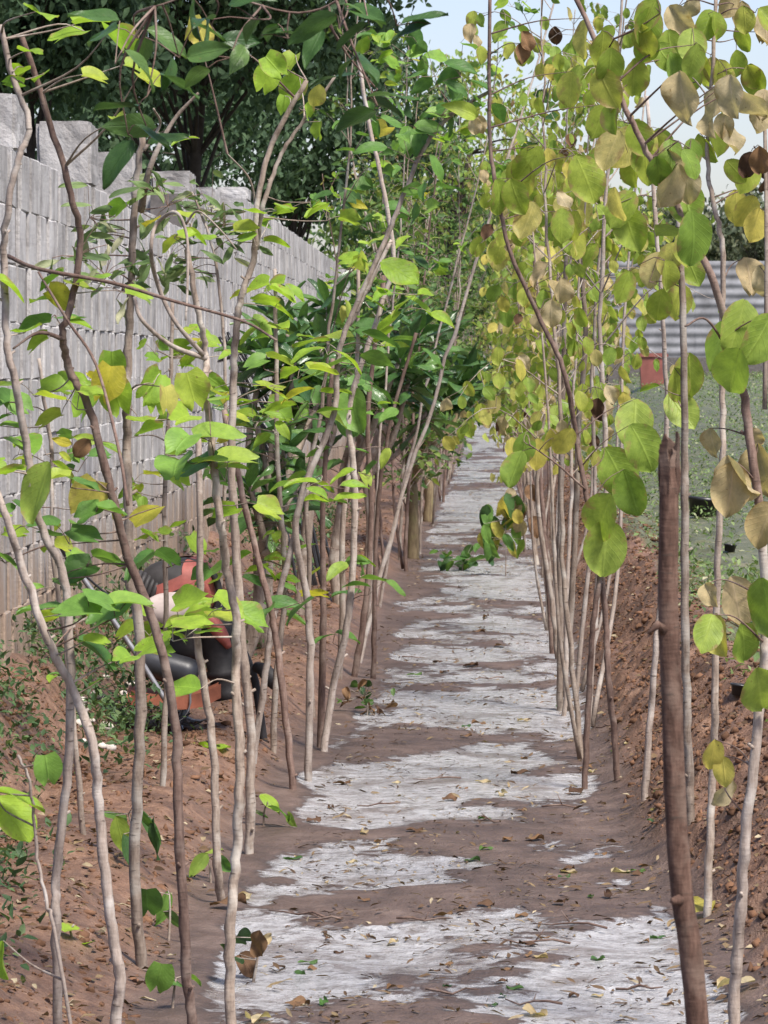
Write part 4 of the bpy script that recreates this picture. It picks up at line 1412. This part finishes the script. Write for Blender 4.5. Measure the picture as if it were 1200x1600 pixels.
def build_tiller():
    D = 14.8
    k = D / F
    def P(x, y, dy=0.0):
        return at(x, y, D + dy)
    g = P(300, 1140); g.z = hz(g.x, g.y)
    t = thing('power_tiller', 'black and coral walk-behind tiller parked on the bank by the wall', 'tiller', g)
    def cut(V, Fc, planes, name, mat, off):
        me0 = mesh_np('tmp', V, Fc, mat)
        bm = bmesh.new(); bm.from_mesh(me0); bpy.data.meshes.remove(me0)
        for (co, no) in planes:
            bmesh.ops.bisect_plane(bm, geom=bm.verts[:] + bm.edges[:] + bm.faces[:], plane_co=co, plane_no=no, clear_outer=True)
        bm.normal_update()
        for v, c in zip(bm.verts, [v.co + v.normal * off for v in bm.verts]):
            v.co = c
        me = bpy.data.meshes.new(name); bm.to_mesh(me); bm.free()
        me.materials.append(mat)
        me.polygons.foreach_set('use_smooth', np.ones(len(me.polygons), bool))
        return wpart(name, me, t)
    # engine cowl
    V, Fc = rounded(P(278, 922), (62 * k, .15, 50 * k), 2.7, R=Matrix.Rotation(-.12, 3, 'Y'))
    eng = wpart('engine_cowl', mesh_np('engine_cowl', V, Fc, M['tar']), t)
    n1 = Vector((-.36, -.30, .88)).normalized()
    c1 = P(276, 898, -.05)
    cut(V, Fc, [(c1 + n1 * .020, n1), (c1 - n1 * .020, -n1)], 'coral_band', M['coralm'], .006)
    n2 = Vector((.90, -.36, .22)).normalized()
    cut(V, Fc, [(P(306, 915, -.05), -n2)], 'coral_side_cover', M['coralm'], .005)
    mb = MB(); mb.tube(smooth_path([P(292, 876, -.06), P(318, 884, -.08), P(336, 902, -.08), P(343, 928, -.08), P(338, 952, -.08)], 5), .014, 8)
    wpart('cover_rim', mb.mesh('cover_rim', M['tar']), t)
    # ribbed intake bellows
    for i in range(5):
        mb = MB()
        c = P(214 + i * 7, 912 + i * 3, -.10); ax = Vector((1, 0, -.35)).normalized(); u_ = ax.orthogonal().normalized(); v_ = ax.cross(u_)
        mb.tube([c + (u_ * math.cos(a) + v_ * math.sin(a)) * .045 for a in np.linspace(0, 6.2832, 17)], .010, 7, False)
        wpart('bellows_ring', mb.mesh('bellows_ring', M['tar']), t)
    # cream dusty tank
    V2, F2 = rounded(P(262, 953, -.17), (40 * k, .07, 27 * k), 2.3, R=Matrix.Rotation(-.18, 3, 'Y'), nz=.05)
    tank = wpart('fuel_tank', mesh_np('fuel_tank', V2, F2, M['cream']), t)
    mb = MB(); mb.tube(smooth_path([P(292, 950, -.17), P(303, 944, -.18), P(312, 940, -.18)], 3), [.040, .036, .030, .026, .022, .018, .016], 12)
    wpart('tank_neck', mb.mesh('tank_neck', M['cream']), t)
    # block under the cowl
    mb = MB(); mb.add(*rounded(P(285, 990, .02), (52 * k, .11, 42 * k), 4.0))
    wpart('crankcase', mb.mesh('crankcase', M['tar']), t)
    for i in range(5):
        mb = MB(); mb.add(*rounded(P(240, 978 + i * 8, -.10), (26 * k, .05, 1.6 * k), 4, 16, 8))
        wpart('cooling_fin', mb.mesh('cooling_fin', M['tar']), t)
    # silencer
    mb = MB()
    a = P(215, 1030, -.17); b = P(309, 1056, -.19); d = (b - a)
    prof = [(-.02, .03), (0, .052), (.1, .058), (.8, .060), (.9, .056), (.97, .042), (1.0, .012)]
    mb.tube([a + d * q for q, _ in prof], [r for _, r in prof], 18)
    wpart('silencer', mb.mesh('silencer', M['gloss']), t)
    # gear column with ring and flared foot
    mb = MB()
    pr = [(P(332, 950, -.06), .070), (P(338, 985, -.06), .068), (P(343, 1020, -.06), .062), (P(346, 1046, -.06), .055), (P(347, 1049, -.06), .062), (P(347, 1056, -.06), .062), (P(348, 1059, -.06), .050), (P(352, 1080, -.06), .058), (P(354, 1092, -.06), .064)]
    mb.tube([p for p, _ in pr], [r for _, r in pr], 18)
    wpart('gear_column', mb.mesh('gear_column', M['tar']), t)
    mb = MB(); mb.tube(smooth_path([P(318, 955, -.12), P(345, 990, -.13), P(358, 1012, -.12)], 4), [.02, .026, .03, .03, .028, .024, .02, .016, .012], 10)
    wpart('coral_stay', mb.mesh('coral_stay', M['coralm']), t)
    mb = MB(); q = to_ground([P(372, 1000, .06), P(394, 1050, .05), P(402, 1085, .05)], D)
    mb.tube(smooth_path(q, 4), .016, 10)
    wpart('drag_stake', mb.mesh('drag_stake', M['tar']), t)
    mb = MB(); mb.tube([P(400, 1042, .03), P(412, 1046, .0), P(420, 1056, -.02), P(428, 1066, -.03), P(432, 1074, -.03)], [.02, .028, .032, .030, .02], 14)
    wpart('rear_roller', mb.mesh('rear_roller', M['tar']), t)
    # fender over the tines
    Vf = []; Ff = []
    nx, ny = 14, 10
    for i in range(nx + 1):
        u = i / nx
        x = 205 + 140 * u; yb = 1088 - 4 * u + 10 * math.sin(u * 3.0) - 16 * max(0, u - .8) * 5 * .5
        for j in range(ny + 1):
            w_ = j / ny * 2 - 1
            p = P(x, yb, 0) + Vector((0, w_ * .21 - .03, .045 * (1 - w_ * w_) ))
            Vf.append(p)
    nb_ = len(Vf)
    Vf += [p + Vector((0, 0, -.008)) for p in Vf]
    for i in range(nx):
        for j in range(ny):
            a_ = i * (ny + 1) + j
            q = (a_, a_ + ny + 1, a_ + ny + 2, a_ + 1)
            Ff.append(q); Ff.append(tuple(nb_ + v for v in reversed(q)))
    fd = wpart('fender', mesh_np('fender', Vf, Ff, M['coral']), t)
    lip = [P(205 + 140 * u, 1090 - 4 * u + 10 * math.sin(u * 3.0) - 16 * max(0, u - .8) * 2.5, -.24) for u in np.linspace(0, 1, 12)]
    Vs = []; Fs = []
    for i, p in enumerate(lip):
        for (yy, zz) in ((0, 11), (0, -11), (.008, -11), (.008, 11)):
            Vs.append(p + Vector((0, yy, zz * k)))
        if i:
            for q in range(4):
                Fs.append((4 * i - 4 + q, 4 * i - 4 + (q + 1) % 4, 4 * i + (q + 1) % 4, 4 * i + q))
    obj('skirt', mesh_np('skirt', Vs, Fs, M['coral'], smooth=False), fd)
    # tine shaft and curved blades
    mb = MB(); sc = P(278, 1122, 0)
    mb.tube([sc + Vector((0, -.26, 0)), sc + Vector((0, .26, 0))], .026, 12)
    wpart('tine_shaft', mb.mesh('tine_shaft', M['tar']), t)
    for yy in (-.25, -.12, .02, .16):
        for q in range(4):
            a0 = q * math.pi / 2 + yy * 5
            pts = [sc + Vector((math.cos(a0 + tt * .9) * (.02 + .135 * tt), yy + (.05 * tt * tt), math.sin(a0 + tt * .9) * (.02 + .135 * tt))) for tt in np.linspace(0, 1, 6)]
            V = []; Fc = []
            for i, p in enumerate(pts):
                for (aa, bb) in ((-.026, 0), (.026, 0), (.026, .006), (-.026, .006)):
                    V.append(p + Vector((bb, aa, bb)))
            for i in range(5):
                for r_ in range(4):
                    Fc.append((4 * i + r_, 4 * i + (r_ + 1) % 4, 4 * i + 4 + (r_ + 1) % 4, 4 * i + 4 + r_))
            wpart('tine', mesh_np('tine', V, Fc, M['steel'] if q % 2 else M['tar'], smooth=False), t)
    # handlebars
    for dy in (-.30, .16):
        mb = MB()
        pts = smooth_path([P(266, 1106, dy), P(205, 1010, dy), P(140, 918, dy), P(118, 886, dy)], 5)
        mb.tube(pts, .0105, 12)
        hb = wpart('handlebar', mb.mesh('handlebar', M['steel']), t)
        mb = MB()
        gp = [P(120, 889, dy), P(112, 876, dy), P(104, 862, dy), P(94, 842, dy), P(90, 835, dy)]
        mb.tube(gp, [.018, .021, .019, .021, .014], 12)
        obj('grip', mb.mesh('grip', M['gloss']), hb)
    mb = MB(); mb.tube(smooth_path([P(118, 886, -.3), P(170, 930, -.2), P(225, 960, -.12), P(250, 985, -.1)], 5), .005, 6)
    wpart('control_cable', mb.mesh('control_cable', M['gloss']), t)


build_tiller()


# ------------------------------------------------------------------ small plants
def seedling(label, px, py, leaves, D=None, stemh=.12, name='seedling', group='small plants on the ground'):
    """leaves: (dx px, dy px, size px, shape, material, style)"""
    g = on_ground(px, py)
    rr = random.Random(int(px * 7 + py))
    t = thing(name, label, 'plant', g, group)
    s = g.y / F
    mb = MB(); top = g + Vector((rr.gauss(0, .01), 0, stemh))
    st = smooth_path([g - Vector((0, 0, .03)), g.lerp(top, .5) + Vector((rr.gauss(0, .008), 0, 0)), top], 4)
    mb.tube(st, [.0045 - .0003 * i for i in range(len(st))], 6)
    for (dx, dy, sz, sh, mt, sty) in leaves:
        c = at(px + dx, py + dy, g.y + rr.gauss(0, .04))
        tip, nrm = leaf_dirs(sty, rr)
        S = sz * s
        out = (c - top); out.y += rr.gauss(0, .03)
        if sty == 'f':
            tip = out
        bp = c - tip.normalized() * S * .5
        mb.tube([min(st, key=lambda q: (q - bp).length), bp], [.0018, .0012], 4, False)
        wpart('leaf', leaf_mesh(sh, mt, rr.randrange(4)), t, Matrix.Translation(bp) @ frame(tip, nrm).to_4x4() @ Matrix.Scale(S, 4))
    wpart('stem', mb.mesh('stem', M['bark']), t)


rg = random.Random(23)
dl = [(rg.uniform(-34, 24), -rg.uniform(25, 112), rg.uniform(30, 46), 'point', rg.choice(['dark', 'green', 'yellow', 'green', 'green']), 'v') for _ in range(26)]
dl += [(rg.gauss(22, 10), -rg.uniform(70, 150), rg.uniform(24, 34), 'oval', rg.choice(['yellow', 'brown', 'dry']), 'v') for _ in range(8)]
seedling('drooping little sapling with dark and yellow leaves standing in the path', 790, 900, dl, stemh=.55, name='small_sapling')
dl = [(rg.gauss(0, 16), -rg.uniform(2, 38), rg.uniform(18, 32), 'point', rg.choice(['dark', 'green']), 'm') for _ in range(22)]
seedling('low green tuft beside the drooping sapling in the path', 722, 892, dl, stemh=.08)
dl = [(rg.gauss(0, 22), -rg.uniform(2, 50), rg.uniform(14, 26), 'point', rg.choice(['dark', 'brown', 'green']), 'm') for _ in range(22)]
seedling('dark green weed tuft at the path edge by the brown mud patch', 572, 1118, dl, stemh=.08)
seedling('seedling with drooping finger leaves on the near bank', 205, 1350, [(-28, -80, 70, 'point', 'green', 'm'), (-15, -45, 66, 'point', 'green', 'v'), (20, -70, 60, 'lance', 'green', 'm'), (35, -40, 70, 'lance', 'dark', 'v'), (28, -62, 70, 'lance', 'green', 'm'), (-5, -20, 56, 'point', 'dark', 'v')], stemh=.14)
seedling('seedling with broad blue-green leaves low between the near stems', 262, 1470, [(-32, -58, 56, 'lobed', 'green', 'v'), (-5, -50, 60, 'point', 'green', 'v'), (12, -30, 50, 'point', 'dark', 'm')], stemh=.12)
seedling('tiny seedling at the foot of the dark zigzag sapling', 268, 1575, [(-20, -45, 50, 'lobed', 'green', 'v'), (8, -40, 46, 'point', 'green', 'h'), (36, -48, 36, 'point', 'green', 'h')], stemh=.07)
seedling('wilted seedling with brown top at the edge of the wet silt', 392, 1535, [(-15, -70, 40, 'lobed', 'dark', 'm'), (12, -60, 46, 'oval', 'brown', 'v'), (24, -66, 34, 'point', 'dry', 'm'), (-30, -45, 52, 'lobed', 'dark', 'm'), (-8, -32, 44, 'oval', 'brown', 'm')], stemh=.11)
seedling('seedling with long narrow leaves by the forked pale foot', 412, 1290, [(25, -28, 62, 'lance', 'green', 'm'), (40, -10, 60, 'lance', 'green', 'm'), (10, -38, 46, 'point', 'lime', 'h'), (-10, -20, 40, 'point', 'green', 'h')], stemh=.08)
seedling('small seedling on the bank below the thin straight sapling', 330, 1380, [(-20, -28, 48, 'point', 'ovalg', 'm'), (20, -30, 44, 'point', 'green', 'm'), (0, -48, 40, 'point', 'ovalg', 'h')], stemh=.07)
seedling('little bright sprout on the crumbly bank', 125, 1470, [(-12, -20, 36, 'lobed', 'lime', 'h'), (10, 4, 24, 'lobed', 'lime', 'h')], stemh=.04)
# big bright leaves on a thin green shoot at the picture edge
sapling('thin green shoot with large bright yellow-green leaves at the picture edge',
        [([(30, 1180), (48, 1230), (58, 1340), (75, 1420), (90, 1480)], 6, 9)], SP([(30, 1243)], 1, 84, 'point', 'lime', 'h') + SP([(22, 1280)], 1, 92, 'oval', 'lime', 'v') + SP([(4, 1500)], 1, 60, 'oval', 'lime', 'v') + SP([(75, 1205)], 1, 56, 'lobed', 'green', 'v'),
        6.6, 'barkp', None, 33)


# ------------------------------------------------------------------ ground cover, clods and litter
def scatter_leaves(name, label, cat, xr, yr, n, size, shape, mat, dens=None, up=.3, seed=1, lift=.0, clump=None):
    rr = np.random.default_rng(seed)
    x = rr.uniform(*xr, n * 3); u = rr.uniform(0, 1, n * 3)
    y = yr[0] * (yr[1] / yr[0]) ** u
    if dens is not None:
        k = rr.uniform(0, 1, len(x)) < dens(x, y)
        x, y = x[k], y[k]
    x, y = x[:n], y[:n]
    z = hgt(x, y)
    r2 = random.Random(seed)
    ms = []
    for a, b, c in zip(x, y, z):
        az = r2.uniform(0, 6.28); p = r2.uniform(-.2, up)
        tip = Vector((math.cos(az) * math.cos(p), math.sin(az) * math.cos(p), math.sin(p)))
        nrm = Vector((r2.gauss(0, .4), r2.gauss(0, .4), 1))
        s = r2.uniform(*size)
        ms.append(Matrix.Translation((a, b, c + lift * r2.random())) @ frame(tip, nrm).to_4x4() @ Matrix.Scale(s, 4))
    o = obj(name, cloud(name, shape, mat, ms, tpl=leaf_template('point', .4, .3, .05, 3, nt=3, cols=3) if shape == 'tiny' else None))
    tag(o, label, cat, kind='stuff')
    return o


scatter_leaves('weeds', 'low grey-green weeds covering the field beyond the earth ridge', 'weeds', (.85, 9), (8, 84), 70000, (.020, .060), 'tiny', 'weed',
               dens=lambda x, y: sst(.8, 1.2, x + .4 * (fbm(x * 2, y, 91, 3) - .5)) * (.25 + .9 * sst(.35, .6, fbm(x * 1.3, y * 1.3, 93, 3))) * np.clip(y * .22 / np.maximum(x, .5), 0, 1), up=1.3, seed=4, lift=.10)
scatter_leaves('bank_weeds', 'dark small-leaved weeds along the foot of the block wall', 'weeds', (-1.75, -1.0), (7.0, 36), 11000, (.016, .045), 'point', 'weedd',
               dens=lambda x, y: sst(-1.10, -1.38, x + .30 * (fbm(x * 2, y * 1.5, 83, 3) - .5)) * sst(.40, .55, fbm(x * 1.2 + 4, y * .9, 95, 3)), up=1.4, seed=5, lift=.16)
scatter_leaves('path_litter', 'dark scraps of leaf and twig strewn over the wet path', 'litter', (-.62, .5), (6.5, 60), 5200, (.012, .045), 'lance', 'litter',
               dens=lambda x, y: .25 + .9 * sst(.45, .62, fbm(x * 3, y * 2, 97, 3)), up=.6, seed=6, lift=.012)
scatter_leaves('bank_litter', 'dry scraps scattered on the earth banks', 'litter', (-1.7, 1.3), (6.5, 40), 9000, (.010, .042), 'point', 'litter',
               dens=lambda x, y: np.clip(sst(-.75, -.85, x) + sst(.45, .55, x), 0, 1), up=.5, seed=7, lift=.01)


def clods(name, label, xr, yr, n, size, seed, dens):
    rr = np.random.default_rng(seed)
    bm = bmesh.new(); bmesh.ops.create_icosphere(bm, subdivisions=1, radius=1)
    base = np.array([v.co[:] for v in bm.verts]); fc = np.array([[v.index for v in f.verts] for f in bm.faces]); bm.free()
    x = rr.uniform(*xr, n * 3); y = yr[0] * (yr[1] / yr[0]) ** rr.uniform(0, 1, n * 3)
    k = rr.uniform(0, 1, len(x)) < dens(x, y)
    x, y = x[k][:n], y[k][:n]; n = len(x)
    z = hgt(x, y)
    s = size[0] * (size[1] / size[0]) ** (rr.uniform(0, 1, n) ** 2.6)
    V = base[None] * (1 + .42 * rr.normal(size=(n, len(base), 1))).clip(.4, 1.7)
    V = V * s[:, None, None] * rr.uniform(.5, 1.4, (n, 1, 3)) * np.array([1, 1, .7])
    V = V + np.stack([x, y, z - s * .05], 1)[:, None, :]
    FF = (fc[None] + (np.arange(n) * len(base))[:, None, None]).reshape(-1, 3)
    o = obj(name, mesh_np(name, V.reshape(-1, 3), FF, M['soil'], smooth=False))
    tag(o, label, 'soil', kind='stuff')


clods('ridge_clods', 'crumbly red-brown soil clods on the ridge beside the field', (.42, 1.25), (7, 45), 30000, (.003, .018), 3, lambda x, y: sst(.45, .62, x - righte(y)) * (1 - .8 * sst(1.0, 1.3, x)))
clods('bank_clods', 'crumbly brown soil clods on the bank below the wall', (-1.72, -.72), (6.0, 34), 18000, (.003, .018), 8, lambda x, y: sst(-.80, -.95, x) * (.3 + .7 * sst(.45, .6, fbm(x * 2, y * 1.5, 99, 3))))


def flat_leaf(kind, mat, var):
    key = ('flat', kind, mat, var)
    if key not in LEAFMESH:
        r = random.Random(var * 5 + 1)
        LEAFMESH[key] = mesh_np('leaf_flat', *(lambda q: (q[0], q[1], M[mat], q[2]))(leaf_template(kind, r.uniform(.1, .35), r.uniform(-.15, .12), r.uniform(.08, .16), var)))
    return LEAFMESH[key]


def fallen(px, py, sz, shape, mat, label, group=None):
    g = on_ground(px, py)
    rr = random.Random(int(px * 3 + py * 5))
    az = rr.uniform(0, 6.28)
    o = obj('fallen_leaf', flat_leaf(shape, mat, rr.randrange(4)))
    S = px2m(sz, g.y)
    o.matrix_basis = Matrix.Translation(g + Vector((0, 0, S * .10))) @ frame((math.cos(az), math.sin(az), rr.uniform(-.1, .2)), (rr.gauss(0, .16), rr.gauss(-.08, .12), 1)).to_4x4() @ Matrix.Scale(S, 4)
    tag(o, label, 'leaf', group or 'single fallen leaves')


fallen(1112, 1428, 58, 'oval', 'yellow', 'yellow-brown fallen leaf on the soil by the leaning sapling foot')
fallen(1016, 1272, 56, 'point', 'dry', 'pale dry fallen leaf on brown mud left of the stake')
fallen(955, 1168, 40, 'oval', 'brown', 'orange-brown fallen leaf at the forked pale sapling foot')
fallen(975, 1165, 30, 'oval', 'dry', 'cream dry fallen leaf at the forked pale sapling foot')
fallen(985, 1365, 34, 'point', 'dry', 'whitish fallen leaf on mud beside the stake')
fallen(830, 1590, 54, 'oval', 'dry', 'pale yellow fallen leaf at the bottom edge of the path')
fallen(416, 1594, 54, 'oval', 'dry', 'cream fallen leaf at the bottom edge near the grey brown sapling')
fallen(445, 1572, 40, 'oval', 'brown', 'dark red-brown fallen leaf on the wet silt near the bottom')
fallen(328, 1420, 60, 'point', 'brown', 'rusty leaf hanging on the bank by the grey brown sapling')
fallen(390, 1408, 36, 'oval', 'dry', 'cream fallen leaf at the bank foot beside dark mud')
fallen(360, 1175, 60, 'oval', 'lime', 'fresh green fallen leaf on the bank below the tiller')
fallen(1180, 1540, 60, 'oval', 'dry', 'pale fallen leaf at the foot of the ridge by the picture edge')
fallen(505, 1574, 30, 'point', 'green', 'small grey-green fallen leaf on wet silt near the bottom')
rf = random.Random(77)
for k in range(110):
    px = rf.uniform(430, 1050); py = 940 + 650 * rf.random() ** .8
    g = on_ground(px, py)
    if not (-.66 < g.x < .55):
        continue
    fallen(px, py, rf.uniform(14, 32), rf.choice(['oval', 'point', 'point']), rf.choice(['brown', 'brown', 'dry', 'brown', 'dark']), 'small withered fallen leaf among others lying along the wet path', 'withered leaves strewn on the path')

# bare twigs on the path
for k in range(26):
    px = rf.uniform(440, 1020); py = 960 + 620 * rf.random()
    g = on_ground(px, py)
    if not (-.62 < g.x < .5):
        continue
    a = rf.uniform(-.6, .6) + (math.pi if rf.random() < .5 else 0); L = rf.uniform(.07, .22)
    mb = MB()
    pts = [Vector((math.cos(a) * L * (i / 4 - .5), math.sin(a) * L * (i / 4 - .5), rf.uniform(.004, .02))) for i in range(5)]
    mb.tube(pts, [.0035, .0032, .003, .0024, .0015], 5)
    q = pts[2]
    mb.tube([q, q + Vector((rf.gauss(0, .03), rf.gauss(0, .03), rf.uniform(.01, .04)))], [.002, .001], 4)
    o = obj('twig', mb.mesh('twig', M['barkd'])); o.location = g
    tag(o, 'thin dark broken twig among others lying on the wet path', 'twig', 'broken twigs strewn on the path')

# pale pebbles by the wall foot
for k in range(16):
    px = rf.uniform(110, 215); py = rf.uniform(1050, 1180)
    g = on_ground(px, py)
    bm = bmesh.new(); bmesh.ops.create_icosphere(bm, subdivisions=2, radius=px2m(rf.uniform(6, 13), g.y))
    for v in bm.verts:
        v.co *= 1 + .25 * mnoise.noise(v.co * 60 + Vector((k, 0, 0))); v.co.z *= .7
    me = bpy.data.meshes.new('pebble'); bm.to_mesh(me); bm.free(); me.materials.append(M['stone'])
    me.polygons.foreach_set('use_smooth', np.ones(len(me.polygons), bool))
    o = obj('pebble', me); o.location = g + Vector((0, 0, .006))
    tag(o, 'small cream pebble among others on the bank below the wall', 'pebble', 'pale pebbles on the bank')
